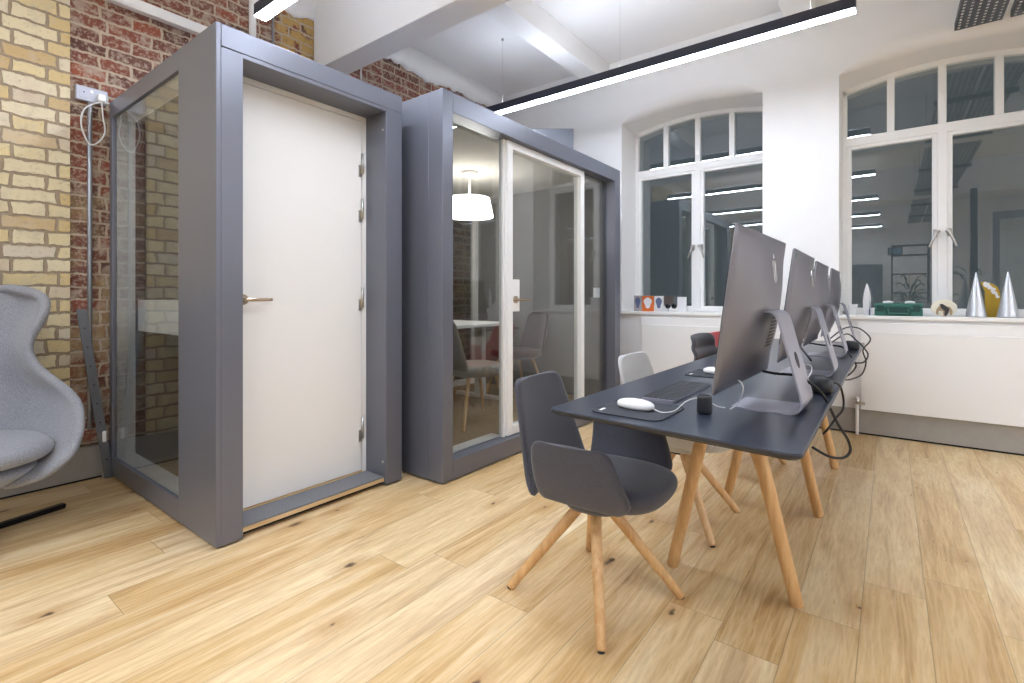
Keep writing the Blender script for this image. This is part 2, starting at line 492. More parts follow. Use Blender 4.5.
# baseboards
sb = MB().box(XL + .008, XL + .035, YF, .93, .012, .2).box(XL + .008, XL + .028, YF, .93, 0, .014, 1)
struct(sb.build('baseboard_left', ['skirting', 'dark_gap']), 'grey skirting board under the brick wall', 'baseboard')
sb = MB().box(-2.0, XR, YB - .022, YB, .014, .2).box(-2.0, XR, YB - .016, YB, 0, .016, 1)
struct(sb.build('baseboard_back', ['skirting', 'dark_gap']), 'weathered grey skirting board under the window wall', 'baseboard')

def window(idx, c, h, lab):
    root = thing('window_%d' % idx, (c, YG, .955), lab, 'window')
    root['kind'] = 'structure'
    z0 = .0; dz = .955
    f = MB(); d0, d1 = -.035, .05
    # outer frame
    f.box(-h, -h + .035, d0, d1, 0, G(1) - dz); f.box(h - .035, h, d0, d1, 0, G(1) - dz)
    f.box(-h, h, d0, d1, 0, .03)
    N = 24
    def strip(a0, a1, t0, t1, ya, yb):
        # arched head between half-width fractions
        for k in range(N):
            s0 = a0 + (a1 - a0) * k / N; s1 = a0 + (a1 - a0) * (k + 1) / N
            P = []
            for s_, t in ((s0, t0), (s1, t0), (s1, t1), (s0, t1)): P.append((h * s_, G(s_) - dz - t))
            v = [f.bm.verts.new((x, y, z)) for y in (ya, yb) for x, z in P]
            for q in ((0, 1, 2, 3), (7, 6, 5, 4), (0, 1, 5, 4), (2, 3, 7, 6)): f.bm.faces.new([v[i] for i in q])
    strip(-1, 1, -.03, .035, d0, d1)
    f.box(-h + .03, h - .03, d0, d1, 2.425 - dz, 2.50 - dz)
    f.box(-.03, .03, d0 - .005, d1, .03, 2.43 - dz)
    f.build('window_frame', 'white_paint', root, bevel=.004)
    for j in (-1, 0, 1):
        x = j * h * .5 * .985
        mb = MB(); mb.box(x - .026, x + .026, d0 + .004, d1 - .01, 2.49 - dz, G(j * .5) - dz - .02)
        mb.build('muntin', 'white_paint', root, bevel=.004)
    for sgn in (-1, 1):
        a, b = sorted((sgn * .028, sgn * (h - .033)))
        s_ = MB(); st = .034
        z1, z2 = .028, 2.43 - dz
        s_.box(a, a + st, d0 + .008, d1 - .012, z1, z2); s_.box(b - st, b, d0 + .008, d1 - .012, z1, z2)
        s_.box(a + st, b - st, d0 + .008, d1 - .012, z1, z1 + .028); s_.box(a + st, b - st, d0 + .008, d1 - .012, z2 - st, z2)
        sash = s_.build('casement', 'white_paint', root, bevel=.004)
        g = MB().box(a + st - .004, b - st + .004, .004, .010, z1 + .02, z2 - st + .004)
        g.build('glass_pane', 'window_glass', sash)
        hd = MB(); x = sgn * .045; zz = 1.62 - dz
        hd.box(x - .012, x + .012, d0 - .012, d0 + .01, zz - .03, zz + .03)
        hd.cyl((x, d0 - .01, zz), (x, d0 - .05, zz), .009)
        hd.rod((x - sgn * .006, d0 - .048, zz + .005), (x + sgn * .035, d0 - .052, zz - .115), .010, .008)
        hd.cyl((x - sgn * .03, d0 - .03, zz + .012), (x + sgn * .01, d0 - .03, zz + .012), .011)
        hd.build('casement_handle', 'steel', sash)
    # upper panes between the muntins
    xs_ = [-h + .03, -h * .4925 - .0, 0, h * .4925, h - .03]
    for a, b in zip(xs_, xs_[1:]):
        n = 8; T = []
        for k in range(n + 1):
            x = a + (b - a) * k / n; T.append((x, G(x / h) - dz - .03))
        P = [(b, 2.495 - dz), (a, 2.495 - dz)] + T
        MB().prism(P, (0, .004, 0), (1, 0, 0), (0, 0, 1), (0, .006, 0)).build('upper_pane', 'window_glass', root)
    return root
window(1, *WIN[0], 'white arched casement window nearer the pods with dark panes')
window(2, *WIN[1], 'white arched casement window right of the monitors with dark panes')
# window boards and radiator boxes
for n, (c, h) in enumerate(WIN):
    tag(MB().box(c - h + .002, c + h - .002, YB - .03, YG - .036, .925, .955).build('window_sill', 'white_paint', bevel=.006),
        ('white sill board under the window nearer the pods', 'white sill board holding silver cones and a green case')[n], 'window sill')
    bpy.context.scene.objects[-1] if False else None
def rad(x0, x1, lab):
    root = thing('radiator_cover', ((x0 + x1) / 2, YB, .2), lab, 'radiator cover'); w_ = (x1 - x0) / 2
    MB().box(-w_, w_, -.048, -.001, .004, .625).build('front_panel', 'white_paint', root, bevel=.004)
    MB().box(-w_ - .02, w_ + .02, -.030, -.001, .625, .70).build('top_rail', 'white_paint', root, bevel=.004)
rad(-2.03, -.93, 'white radiator cover panel under the window nearer the pods')
rad(-.187, 1.35, 'white radiator cover panel under the sill with the silver cones')
# white pipe with valve
p = thing('radiator_pipe', (-.21, 4.86, 0), 'white heating pipe with a chrome valve rising beside the right radiator cover', 'pipe')
MB().rod((0, 0, 0), (0, 0, .30), .011, .011).build('pipe', 'white_paint', p)
MB().rod((-.012, 0, .255), (.055, 0, .255), .012, .012).cyl((0, 0, .245), (0, 0, .29), .017).build('valve', 'steel', p)
p = thing('radiator_pipe', (-3.80, .975, 0), 'white capped heating valve low beside the phone booth and leaning bar', 'pipe')
p.location = (-3.815, .905, 0)
MB().rod((0, 0, 0), (0, 0, .22), .010, .010).build('pipe', 'steel', p)
MB().rod((0, 0, .22), (0, 0, .29), .018, .016).build('valve_cap', 'white_paint', p)

# brick wall fixings
tag(MB().box(XL - .01, XL + .045, -4.5, 2.3, 2.945, 3.012).box(XL + .045, XL + .05, -4.5, 2.3, 2.955, 2.966).build('cable_trunking', 'white_paint', bevel=.004),
    'white cable trunking fixed high along the brick wall', 'trunking')
tag(MB().rod((XL + .01, 1.82, 2.7), (XL + .01, 1.82, 3.6), .026, .026).build('wall_pipe', 'white_paint'), 'white vertical pipe on the red bricks above the booth', 'pipe')
tag(MB().rod((XL + .004, 1.98, 2.3), (XL + .004, 1.98, 3.5), .010, .010).build('wall_conduit', 'galvanised'), 'thin grey vertical conduit on bricks beside the white beam', 'conduit')
tag(MB().rod((XL + .004, 2.80, 2.3), (XL + .004, 2.80, 3.5), .008, .008).build('wall_conduit', 'white_paint'), 'thin white vertical conduit on bricks between beam and glass pod', 'conduit')
s = thing('wall_socket', (XL - .012, .86, 2.33), 'grey metal double wall socket with white plug on red bricks', 'socket')
MB().box(0, .034, -.076, .076, -.044, .044).build('socket_plate', 'socket_grey', s, bevel=.006)
for yy in (-.04, .035):
    k = MB(); k.box(.034, .037, yy - .02, yy + .02, -.026, .016)
    f = k.build('socket_face', 'socket_grey', s, bevel=.002)
    MB().box(.0371, .0374, yy - .003, yy + .003, .002, .010).build('pin_hole', 'rubber_black', f)
MB().box(.034, .038, -.010, .004, .010, .026).build('rocker_switch', 'white_gloss', s)
MB().box(.036, .070, .022, .060, -.034, .010).build('plug', 'white_gloss', s, bevel=.008)
MB().tube(spline([(.056, .04, -.03), (.06, .045, -.12), (.06, .055, -.22), (.055, .02, -.29), (.05, -.02, -.30), (.05, -.055, -.2), (.05, -.04, -.1), (.05, .03, -.04), (.045, .085, -.03)], 6), .0045).build('cord', 'white_cable', s)
cd = MB().rod((0, 0, .3), (0, 0, 2.286), .0125, .0125)
tag(cd.build('wall_conduit', 'galvanised'), 'galvanised conduit running down from the double wall socket', 'conduit').location = (XL + .014, .85, 0)
# leaning steel bar
b = thing('steel_bar', (-3.80, .905, .001), 'grey perforated steel bar leaning against the bricks beside the booth', 'bar')
top = Vector((-.038, -.125, 1.03)); ex = Vector((0, .046, 0)); en = Vector((.008, 0, 0))
MB().prism([(0, 0), (1, 0), (1, 1), (0, 1)], (0, 0, 0), ex, top, en).build('flat_bar', 'bar_steel', b, bevel=.001)
for i in range(1, 9):
    cpt = top * (i / 9) + ex * .5 + en
    MB().cyl(cpt, cpt + Vector((.0012, 0, 0)), .0045, n=12).build('bolt_hole', 'dark_gap', b)

# ------------------------------------------------------------------ phone booth (solid white door)
px0, px1, py0, py1, ph = -3.84, -2.33, .94, 1.974, 2.303
root = thing('phone_booth', (-3.085, 1.457, 0), 'grey framed phone booth with closed white door beside brick wall', 'phone booth')
O = Vector((3.085, -1.457, 0))
def bx(mb, x0, x1, y0, y1, z0, z1, o=O, mi=0): return mb.box(x0 + o.x, x1 + o.x, y0 + o.y, y1 + o.y, z0, z1, mi)
def bx1(*a, **k): return bx(*a, **k)
m = MB()
bx(m, px1 - .42, px1, py0, py0 + .02, .01, ph)                     # side stile, wide, near the front
bx(m, px0, px0 + .05, py0, py0 + .02, .01, ph)                     # side stile at the back
bx(m, px0 + .05, px1 - .42, py0, py0 + .02, .01, .12); bx(m, px0 + .05, px1 - .42, py0, py0 + .02, 2.205, ph)
bx(m, px1 - .19, px1, py0 + .02, py0 + .114, .01, 2.2)             # front-left post
m.build('side_frame', 'pod_metal', root, bevel=.002)
m = MB()
bx(m, px1 - .2, px1, py0 + .02, py1, 2.203, ph); m.build('header_panel', 'pod_metal', root, bevel=.003)
m = MB(); bx(m, px1 - .2, px1 - .002, py0 + .114, py1 - .118, 2.183, 2.2025); m.build('soffit', 'pod_metal', root, bevel=.001)
m = MB(); bx(m, px1 - .2, px1, py1 - .118, py1, .01, 2.202); m.build('front_post', 'pod_metal', root, bevel=.003)
m = MB(); bx(m, px0, px1 - .2, py1 - .02, py1, .01, ph); bx(m, px0, px0 + .02, py0 + .02, py1 - .02, .01, ph); bx(m, px0, px1 - .2, py0 + .02, py1 - .02, ph - .03, ph)
m.build('outer_shell', 'pod_metal', root)
m = MB(); bx(m, px0 + .02, px1 - .26, py1 - .07, py1 - .02, .05, 2.25); bx(m, px0 + .02, px0 + .07, py0 + .115, py1 - .07, .05, 2.25)
m.build('felt_lining', 'felt_dark', root)
m = MB(); bx(m, px0 + .02, px1 - .26, py0 + .115, py1 - .07, .03, .06); m.build('booth_floor', 'pod_carpet', root)
m = MB(); bx(m, px0 + .07, px1 - .26, py0 + .115, py1 - .07, 2.2, 2.25); m.build('booth_ceiling', 'felt_dark', root)
m = MB(); a, b2 = px0 + .05, px1 - .42
bx(m, a, a + .012, py0 + .022, py0 + .115, .12, 2.2); bx(m, b2 - .012, b2 + .2, py0 + .022, py0 + .115, .12, 2.2)
bx(m, a, b2, py0 + .022, py0 + .115, .108, .122); bx(m, a, b2, py0 + .022, py0 + .115, 2.2, 2.21)
m.build('window_lining', 'white_paint', root)
m = MB(); bx(m, px0 + .048, px1 - .418, py0 + .010, py0 + .018, .118, 2.207); m.build('side_glass', 'pod_glass', root)
m = MB(); bx(m, px0 + .071, -2.95, py0 + .125, py1 - .30, .89, 1.085); m.build('booth_desk', 'white_paint', root, bevel=.003)
m = MB(); bx(m, -3.4, -2.9, 1.2, 1.7, 2.185, 2.1995); m.build('booth_light', 'booth_led', root)
# door
dx = -2.52
m = MB()
for y0_, y1_, z0_, z1_ in ((py0 + .114, py0 + .14, .052, 2.183), (py1 - .146, py1 - .118, .052, 2.183), (py0 + .14, py1 - .146, 2.155, 2.183)):
    bx(m, dx - .03, dx + .003, y0_, y1_, z0_, z1_)
m.build('door_frame', 'door_white', root, bevel=.002)
m = MB(); bx(m, dx - .05, dx, py0 + .143, py1 - .149, .066, 2.151)
dl = m.build('door', 'door_white', root, bevel=.002)
m = MB(); yy = 1.135 - 1.457; xx = dx + 3.085
m.cyl((xx, yy, 1.09), (xx + .012, yy, 1.09), .026, n=28).cyl((xx + .01, yy, 1.09), (xx + .05, yy, 1.09), .0095)
m.rod((xx + .048, yy - .006, 1.09), (xx + .048, yy + .125, 1.09), .0095, .0085)
m.build('door_handle', 'bronze_steel', dl)
for zz in (1.89, 1.62, 1.09, .31):
    m = MB(); yq = py1 - .150 - 1.457
    m.cyl((xx + .010, yq, zz - .05), (xx + .010, yq, zz + .07), .0085).box(xx, xx + .004, yq - .02, yq, zz - .07, zz - .0)
    m.build('hinge', 'steel', dl)
m = MB(); bx(m, dx, px1 - .022, py0 + .114, py1 - .118, .047, .056); m.build('threshold_mat', 'mat_carpet', root)
m = MB(); bx(m, dx, px1 - .02, py0 + .114, py1 - .118, .028, .0468); bx(m, dx - .01, dx + .006, py0 + .14, py1 - .146, .056, .063); m.build('threshold', 'ply_edge', root)
m = MB(); bx(m, px0 + .05, px1 - .06, py0 + .03, py1 - .02, 0.0005, .0278); m.build('plinth', 'dark_gap', root)
for zz in (2.08, .14): MB().cyl((px1 - .03 + 3.085, py1 - .1195 - 1.457, zz), (px1 - .03 + 3.085, py1 - .116 - 1.457, zz), .008).build('fixing_stud', 'steel', root)

# ------------------------------------------------------------------ glazed meeting pod
qx0, qx1, qy0, qy1, qh = -3.84, -2.079, 2.065, 4.463, 2.326
root = thing('meeting_pod', (-2.96, 3.264, 0), 'grey framed glazed meeting pod with white glass door between booth and windows', 'meeting pod')
O = Vector((2.96, -3.264, 0))
def b2x(mb, *a, mi=0): return bx(mb, *a, o=O, mi=mi)
gx = -2.165
m = MB()
b2x(m, qx0, qx1 - .12, qy0, qy0 + .085, .01, qh); m.build('side_panel', 'pod_metal', root, bevel=.002)
m = MB()
b2x(m, qx0, qx1 - .12, qy1 - .11, qy1, .01, qh); m.build('side_panel', 'pod_metal', root, bevel=.002)
m = MB()
b2x(m, qx1 - .12, qx1, qy0, qy0 + .087, .01, qh); b2x(m, qx1 - .12, qx1, qy1 - .11, qy1, .01, qh)
b2x(m, qx1 - .12, qx1, qy0 + .087, qy1 - .11, .01, .125); b2x(m, qx1 - .12, qx1, qy0 + .087, qy1 - .11, 2.206, qh)
m.build('front_frame', 'pod_metal', root, bevel=.002)
m = MB(); b2x(m, qx0, qx1 - .12, qy0 + .085, qy1 - .11, 2.29, qh); m.build('roof', 'pod_metal', root)
m = MB(); b2x(m, qx0 + .05, qx1 - .12, qy0 + .085, qy1 - .11, .01, .125); m.build('pod_floor', 'pod_carpet', root)
m = MB(); b2x(m, qx0, qx1 - .125, qy0 + .085, qy1 - .11, 2.22, 2.288); m.build('pod_ceiling', 'pod_ceiling', root)
# back: glass then felt

m = MB(); b2x(m, qx0, qx0 + .07, 4.265, 4.317, .126, 2.22); b2x(m, qx0, qx0 + .07, 2.186, 2.24, .126, 2.22); b2x(m, qx0, qx0 + .07, 2.24, 4.265, .126, .18); b2x(m, qx0, qx0 + .07, 2.24, 4.265, 2.17, 2.22)
m.build('back_frame', 'white_paint', root)
m = MB(); b2x(m, qx0 + .02, qx0 + .028, 2.24, 4.265, .18, 2.17); m.build('back_glass', 'pod_glass', root)
m = MB(); b2x(m, qx0 + .06, qx1 - .12, qy0 + .085, qy0 + .12, .126, 2.22); m.build('felt_lining', 'felt_grey', root)
m = MB(); b2x(m, qx0 + .06, qx1 - .12, qy1 - .145, qy1 - .11, .126, 2.22); m.build('felt_lining', 'felt_grey', root)
for a, b_ in ((qy0 + .1, 2.735), (3.85, qy1 - .12)):
    m = MB(); b2x(m, gx - .10, gx - .012, a, b_, .1255, .133); m.build('sill_strip', 'white_paint', root)
for a, b_ in ((qy0 + .083, 2.742), (3.843, qy1 - .108)):
    m = MB(); b2x(m, gx - .004, gx + .004, a, b_, .12, 2.21); m.build('glass_panel', 'pod_glass', root)
m = MB(); b2x(m, gx - .02, gx + .02, 2.722, 2.742, .125, 2.206); m.build('glazing_post', 'white_paint', root)
m = MB(); st = .062
b2x(m, gx - .03, gx + .04, 2.744, 2.744 + st, .13, 2.203); b2x(m, gx - .03, gx + .04, 3.841 - st, 3.841, .13, 2.203)
b2x(m, gx - .03, gx + .04, 2.744 + st, 3.841 - st, .13, .19); b2x(m, gx - .03, gx + .04, 2.744 + st, 3.841 - st, 2.203 - .055, 2.203)
dr = m.build('door', 'white_paint', root, bevel=.003)
m = MB(); b2x(m, gx - .002, gx + .006, 2.744 + st, 3.841 - st, .19, 2.148); m.build('door_glass', 'pod_glass', dr)
m = MB(); b2x(m, gx + .007, gx + .03, 2.80, 2.90, 1.0, 1.23); m.build('lock_plate', 'white_paint', dr, bevel=.002)
m = MB(); X, Y = gx + .03 + 2.96, 2.845 - 3.264
m.cyl((X, Y, 1.085), (X + .01, Y, 1.085), .026, n=28).cyl((X, Y, 1.085), (X + .05, Y, 1.085), .009).rod((X + .048, Y - .006, 1.085), (X + .048, Y + .13, 1.085), .009, .008)
m.build('door_handle', 'bronze_steel', dr)
m = MB(); b2x(m, gx - .03, gx - .006, 4.13, 4.22, 1.10, 1.19); m.build('light_switch', 'white_gloss', root, bevel=.003)
m = MB(); b2x(m, qx0 + .1, qx1 - .03, qy0 + .03, qy1 - .03, .0005, .0098); m.build('plinth', 'dark_gap', root)

# ------------------------------------------------------------------ chairs
def superring(bm, cx, cy, a, b, z, n=36, e=2.6, tiltf=0.):
    out = []
    for i in range(n):
        t = 2 * PI * i / n; c, s_ = math.cos(t), math.sin(t)
        x = a * (abs(c) ** (2 / e)) * (1 if c >= 0 else -1); y = b * (abs(s_) ** (2 / e)) * (1 if s_ >= 0 else -1)
        out.append(bm.verts.new((cx + x, cy + y, z + tiltf * x)))
    return out

def swivel_chair(label, cat='chair', fab='fabric_charcoal', leg='oak_leg', arms=True, quilt=False, group=None, top=.79, legrot=0., glides=True, bw=1.0):
    root = thing('swivel_chair', (0, 0, 0), label, cat, group=group)
    # backrest
    rows = []; z0 = .40; rC = .042
    ss = [0, .12, .25, .4, .55, .7, .8, .87, .92, .96, .985, 1.0]
    if quilt: ss = [i / 28 for i in range(27)] + [.95, .975, 1.0]
    for s_ in ss:
        z = z0 + (top - z0) * s_
        d = (top - z); w_ = (.222 - .066 * s_) * bw
        if d < rC: w_ = w_ - rC + math.sqrt(max(0, rC * rC - (rC - d) ** 2)) * 1.0
        row = []
        for k in range(13):
            t = -1 + 2 * k / 12
            x = -.142 - .105 * s_ ** 1.1 - .026 * (1 - t * t) * (1 - .3 * s_) + (.02 if s_ == 0 else 0) + (.016 * abs(math.sin(PI * s_ * 5)) if quilt else 0)
            row.append((x, w_ * t, z))
        rows.append(row)
    MB().grid(rows).build('backrest', fab, root, smooth=True, solid=.025, subd=1)
    # seat
    m = MB()
    spec = [(.05, .372, 0), (.62, .377, 0), (.86, .390, 0), (.97, .413, 0), (1.0, .434, 0), (.985, .452, 0), (.93, .464, 0), (.75, .468, 0), (.45, .461, 0), (.12, .457, 0), (.01, .457, 0)]
    rings = [superring(m.bm, .055, 0, .235 * k, .215 * k, z, e=2.9 if k > .5 else 2.2) for k, z, _ in spec]
    m.skin(rings)
    m.build('seat', fab, root, smooth=True, subd=1)
    if arms:
        for sg in (-1, 1):
            rows = []; zt = .612; zb = .400
            for s_ in [0, .08, .2, .35, .5, .65, .78, .86, .92, .965, .99, 1.0]:
                z = zb + (zt - zb) * s_
                xf = .232 - .062 * max(0, s_ - .2) / .8 - (.05 * (1 - s_ / .2) if s_ < .2 else 0)
                xb = -.122 + (.014 * (1 - s_ / .2) ** 2 if s_ < .2 else 0)
                d = zt - z; rc = .034
                if d < rc:
                    cut = rc - math.sqrt(max(0, rc * rc - (rc - d) ** 2)); xf -= cut; xb += cut
                yo = .258 - .062 * (1 - s_) ** 2.6
                row = []
                for k in range(11):
                    t = k / 10; x = xb + (xf - xb) * t
                    row.append((x, sg * (yo - .008 * (2 * t - 1) ** 2), z))
                rows.append(row)
            MB().grid(rows).build('armrest', fab, root, smooth=True, solid=.028, subd=1)
        m = MB()   # under-shell joining arms and seat
        rings = [superring(m.bm, .05, 0, .135 * k, .20 * k, z, e=2.5) for k, z in ((.05, .358), (.7, .362), (.93, .374), (1.0, .395), (.97, .410), (.05, .412))]
        m.skin(rings); m.build('under_shell', fab, root, smooth=True)
    MB().lathe([(.001, .325), (.055, .325), (.06, .331), (.06, .350), (.04, .372), (.001, .372)]).build('swivel_hub', 'black_steel', root, smooth=False)
    for i in range(4):
        a = R(45 + 90 * i) + legrot; ca, sa = math.cos(a), math.sin(a)
        p0 = Vector((ca * .030, sa * .030, .352)); p1 = Vector((ca * .316, sa * .316, .005))
        lg = MB().rod(p0, p1, .0215, .0165).build('leg', leg, root)
        if glides:
            a_ = (p1 - p0).normalized()
            MB().cyl((p1.x, p1.y, 0.0003), (p1.x - a_.x * .003, p1.y - a_.y * .003, .006), .0105, .012).build('foot_glide', 'rubber_black', lg)
    return root
ch = swivel_chair('charcoal fabric swivel chair with armrests and oak legs at the near desk end', legrot=R(-13.4 - 3), bw=1.07)
ch.location = (-.876, 1.659, 0); ch.rotation_euler.z = R(3)
c2 = swivel_chair('light grey fabric swivel chair tucked under the desk behind the charcoal chair', fab='fabric_lightgrey', leg='oak_pale', top=.80, bw=1.14)
c2.location = (-.845, 2.50, 0)
c3 = swivel_chair('black quilted leather chair at the desk in front of red chair', fab='leather_black', arms=False, quilt=True, top=.85, bw=1.12)
c3.location = (-.80, 3.50, 0); c3.rotation_euler.z = R(-6)
c4_ = swivel_chair('red fabric chair at the far end of the desk', fab='fabric_red', top=.825, bw=1.12)
c4_.location = (-.86, 4.10, 0); c4_.rotation_euler.z = R(-2)

# ------------------------------------------------------------------ long desk
DT = .75
dk = thing('long_desk', (-.54, 3.03, 0), 'long black topped desk with tapered oak legs carrying four computers', 'desk')
ox, oy = .54, -3.03
m = MB(); P = [(x, y - (.062 * (x + .862 - ox) / .707 if y < 0 else 0)) for x, y in rrect(-.862 + ox, -.155 + ox, 1.322 + oy, 4.72 + oy, .025)]
rings = []
for z, ins in ((DT - .018, .010), (DT - .010, 0.0), (DT - .003, 0.0), (DT, .003)):
    rings.append([m.bm.verts.new((x * (1 - 0) + (-ins if x > 0 else ins), y + (-ins if y > 0 else ins), z)) for x, y in P])
m.skin(rings, cap=True)
tp = m.build('tabletop', ['desk_top', 'desk_edge'], dk)
for p_ in tp.data.polygons:
    p_.use_smooth = False
    if p_.normal.z < .5: p_.material_index = 1
for (fl, fr, yy) in ((-.711, -.262, 2.02), (-.717, -.284, 2.91), (-.70, -.28, 3.80)):
    for x0_, xt in ((fl, -.555), (fr, -.432)):
        MB().rod((xt + ox, yy + oy, DT - .028), (x0_ + ox, yy + oy, .001), .0255, .0225, n=28).build('leg', 'oak_leg', dk)
    MB().box(-.62 + ox, -.37 + ox, yy - .04 + oy, yy + .04 + oy, DT - .03, DT - .0182).build('mounting_plate', 'black_steel', dk)
m = MB(); m.box(-.56 + ox, -.42 + ox, 1.7 + oy, 4.4 + oy, DT - .10, DT - .075); m.box(-.57 + ox, -.56 + ox, 1.7 + oy, 4.4 + oy, DT - .10, DT - .03)
m.build('cable_channel', 'black_steel', dk)

# ------------------------------------------------------------------ all-in-one computers
def apple_poly():
    pts = [(0, .60), (.16, .66), (.34, .62), (.46, .48), (.36, .38), (.31, .22), (.34, .05), (.46, -.07), (.50, -.10), (.42, -.30), (.28, -.50), (.16, -.56), (0, -.51),
           (-.16, -.56), (-.30, -.50), (-.44, -.26), (-.52, .04), (-.50, .32), (-.38, .54), (-.20, .64)]
    return pts
def computer(label):
    root = thing('desktop_computer', (0, 0, 0), label, 'computer', group='grey desktop computers along the desk')
    Wd, Ht, tilt = .332, .478, R(7.5)
    A = Matrix.Translation((-.087, 0, .078)) @ Matrix.Rotation(tilt, 4, 'Y')
    def S(a, b, back=True):     # a,b in -1..1 ; back surface
        bul = .050 * (1 - abs(a) ** 2.4) * (1 - abs(b) ** 2.4)
        return Vector(((.0055 + bul) if back else 0.0, a * Wd, Ht * (b + 1) / 2))
    m = MB(); n = 22
    q = [-1 + 2 * i / n for i in range(n + 1)]
    rows = [[A @ S(a, b) for a in q] for b in q]
    m.grid(rows)
    fr = [[A @ S(a, b, False) for a in (-1, 1)] for b in (-1, 1)]
    # rim + front
    def edge(pb, pf):
        for (a, b), (c_, d) in zip(zip(pb, pb[1:]), zip(pf, pf[1:])):
            m.bm.faces.new([m.bm.verts.new(v) for v in (a, b, d, c_)])
    for b in (-1, 1): edge([A @ S(a, b) for a in q], [A @ S(a, b, False) for a in q])
    for a in (-1, 1): edge([A @ S(a, b) for b in q], [A @ S(a, b, False) for b in q])
    m.bm.faces.new([m.bm.verts.new(v) for v in (fr[0][0], fr[0][1], fr[1][1], fr[1][0])])
    bmesh.ops.remove_doubles(m.bm, verts=m.bm.verts[:], dist=.0004)
    m.build('display_housing', 'space_grey', root)
    m = MB(); m.box(-.0025, -.0002, -Wd + .004, Wd - .004, .075, Ht - .004, mat=A); m.build('screen_glass', 'black_gloss', root)
    # stand
    path = [(-.100, .003), (.02, .003), (.062, .003), (.084, .010), (.095, .028), (.094, .05), (.076, .12), (.050, .22), (.036, .275), (.026, .297), (.010, .306), (-.010, .303), (-.022, .290)]
    pr = spline([(x, 0, z) for x, z in path], 4)
    top_, bot = [], []
    for i, p_ in enumerate(pr):
        t = (pr[min(i + 1, len(pr) - 1)] - pr[max(i - 1, 0)]).normalized(); nrm = Vector((-t.z, 0, t.x)); th = .0028
        top_.append(p_ + nrm * th); bot.append(p_ - nrm * th)
    m = MB(); hw = .095
    R_ = [[m.bm.verts.new((v.x, yy, v.z)) for yy, v in ((-hw, a), (hw, a), (hw, b), (-hw, b))] for a, b in zip(top_, bot)]
    m.skin(R_); so = m.build('stand', 'stand_grey', root)
    for p_ in so.data.polygons: p_.use_smooth = False
    m = MB(); cc = Vector((.0665, 0, .155)); t = Vector((-.24, 0, 1)).normalized(); nn = Vector((1, 0, .24)).normalized()
    m.prism([(.022 * math.cos(a), .026 * math.sin(a)) for a in [2 * PI * i / 20 for i in range(20)]], cc + nn * .002, (0, 1, 0), t, nn * .0020)
    m.build('cable_hole', 'rubber_black', so)
    # logo on the back
    m = MB(); sc = .060; zc = .360; yc = .012
    def onb(y, z, lift):
        a = y / Wd; b = 2 * z / Ht - 1; v = S(a, b); return A @ (v + Vector((lift, 0, 0)))
    for poly in (apple_poly(), [(.02, .70), (.06, .86), (.17, .96), (.27, .98), (.26, .86), (.17, .74)]):
        P0 = [(yc - 0 + px_ * sc, zc + pz * sc) for px_, pz in poly]
        a_ = [m.bm.verts.new(onb(y, z, .0012)) for y, z in P0]; b_ = [m.bm.verts.new(onb(y, z, .0002)) for y, z in P0]
        m.bm.faces.new(a_)
        for i in range(len(a_)): m.bm.faces.new((a_[i], a_[(i + 1) % len(a_)], b_[(i + 1) % len(a_)], b_[i]))
    m.build('fruit_logo', 'logo_silver', root)
    m = MB()
    for i in range(9):
        for j in range(6):
            y = .012 + j * .017; z = .118 + i * .0115
            a0 = [onb(y, z, .0012), onb(y + .012, z, .0012), onb(y + .012, z + .0075, .0012), onb(y, z + .0075, .0012)]
            m.bm.faces.new([m.bm.verts.new(v) for v in a0])
    m.build('vent_grille', 'rubber_black', root)
    return root
proto = computer('x')
comp = [
    (-.299, 1.765, R(-1.6), 'grey desktop computer nearest the desk edge showing fruit logo and vents on back'),
    (-.290, 2.655, 0, 'second grey desktop computer from the near end with green corner sticker'),
    (-.300, 3.52, R(0), 'third grey desktop computer from the near end of the desk'),
    (-.295, 4.36, 0, 'farthest grey desktop computer on the desk beside the windows')]
for i, (x, y, rz, lab) in enumerate(comp):
    o = proto if i == 0 else copy_tree(proto)
    o.location = (x, y, DT + .0005); o.rotation_euler.z = rz; o['label'] = lab
    if i == 1:
        A = Matrix.Translation((-.087, 0, .078)) @ Matrix.Rotation(R(7.5), 4, 'Y')
        MB().box(.0085, .0095, -.30, -.27, .425, .455, mat=A).build('sticker', 'tag_green', o)

# peripherals
def pad(x0, x1, y0, y1, lab):
    r_ = thing('mouse_pad', ((x0 + x1) / 2, (y0 + y1) / 2, DT + .0005), lab, 'mouse pad', group='mouse pads on the desk')
    w_, h_ = (x1 - x0) / 2, (y1 - y0) / 2
    MB().prism(rrect(-w_, w_, -h_, h_, .035), (0, 0, 0), (1, 0, 0), (0, 1, 0), (0, 0, .003)).build('mat', 'mouse_pad', r_)
    MB().box(-w_ + .02, -w_ + .028, -h_ + .03, -h_ + .065, .003, .0036).build('tag', 'card_white', r_)
    return r_
pad(-.735, -.512, 1.352, 1.592, 'dark mouse pad at the near desk corner under white mouse')
pad(-.742, -.505, 2.24, 2.49, 'dark mouse pad beyond the keyboard under white mouse')
def mouse(x, y, lab, rz):
    m = MB(); rings = []
    for k, z in ((.55, 0), (.86, .0015), (.98, .006), (1.0, .011), (.96, .0165), (.84, .021), (.62, .0245), (.35, .0262), (.02, .0268)):
        rings.append(superring(m.bm, 0, 0, .061 * k, .032 * k, z * 1.12, n=32, e=2.3))
    m.skin(rings); r_ = m.build('computer_mouse', 'white_gloss', smooth=True)
    r_.location = (x, y, DT + .004); r_.rotation_euler.z = rz
    return tag(r_, lab, 'mouse', 'white mice')
mouse(-.632, 1.468, 'white computer mouse on the nearest mouse pad', R(-4))
mouse(-.625, 2.36, 'white computer mouse on the pad beyond the keyboard', R(0))
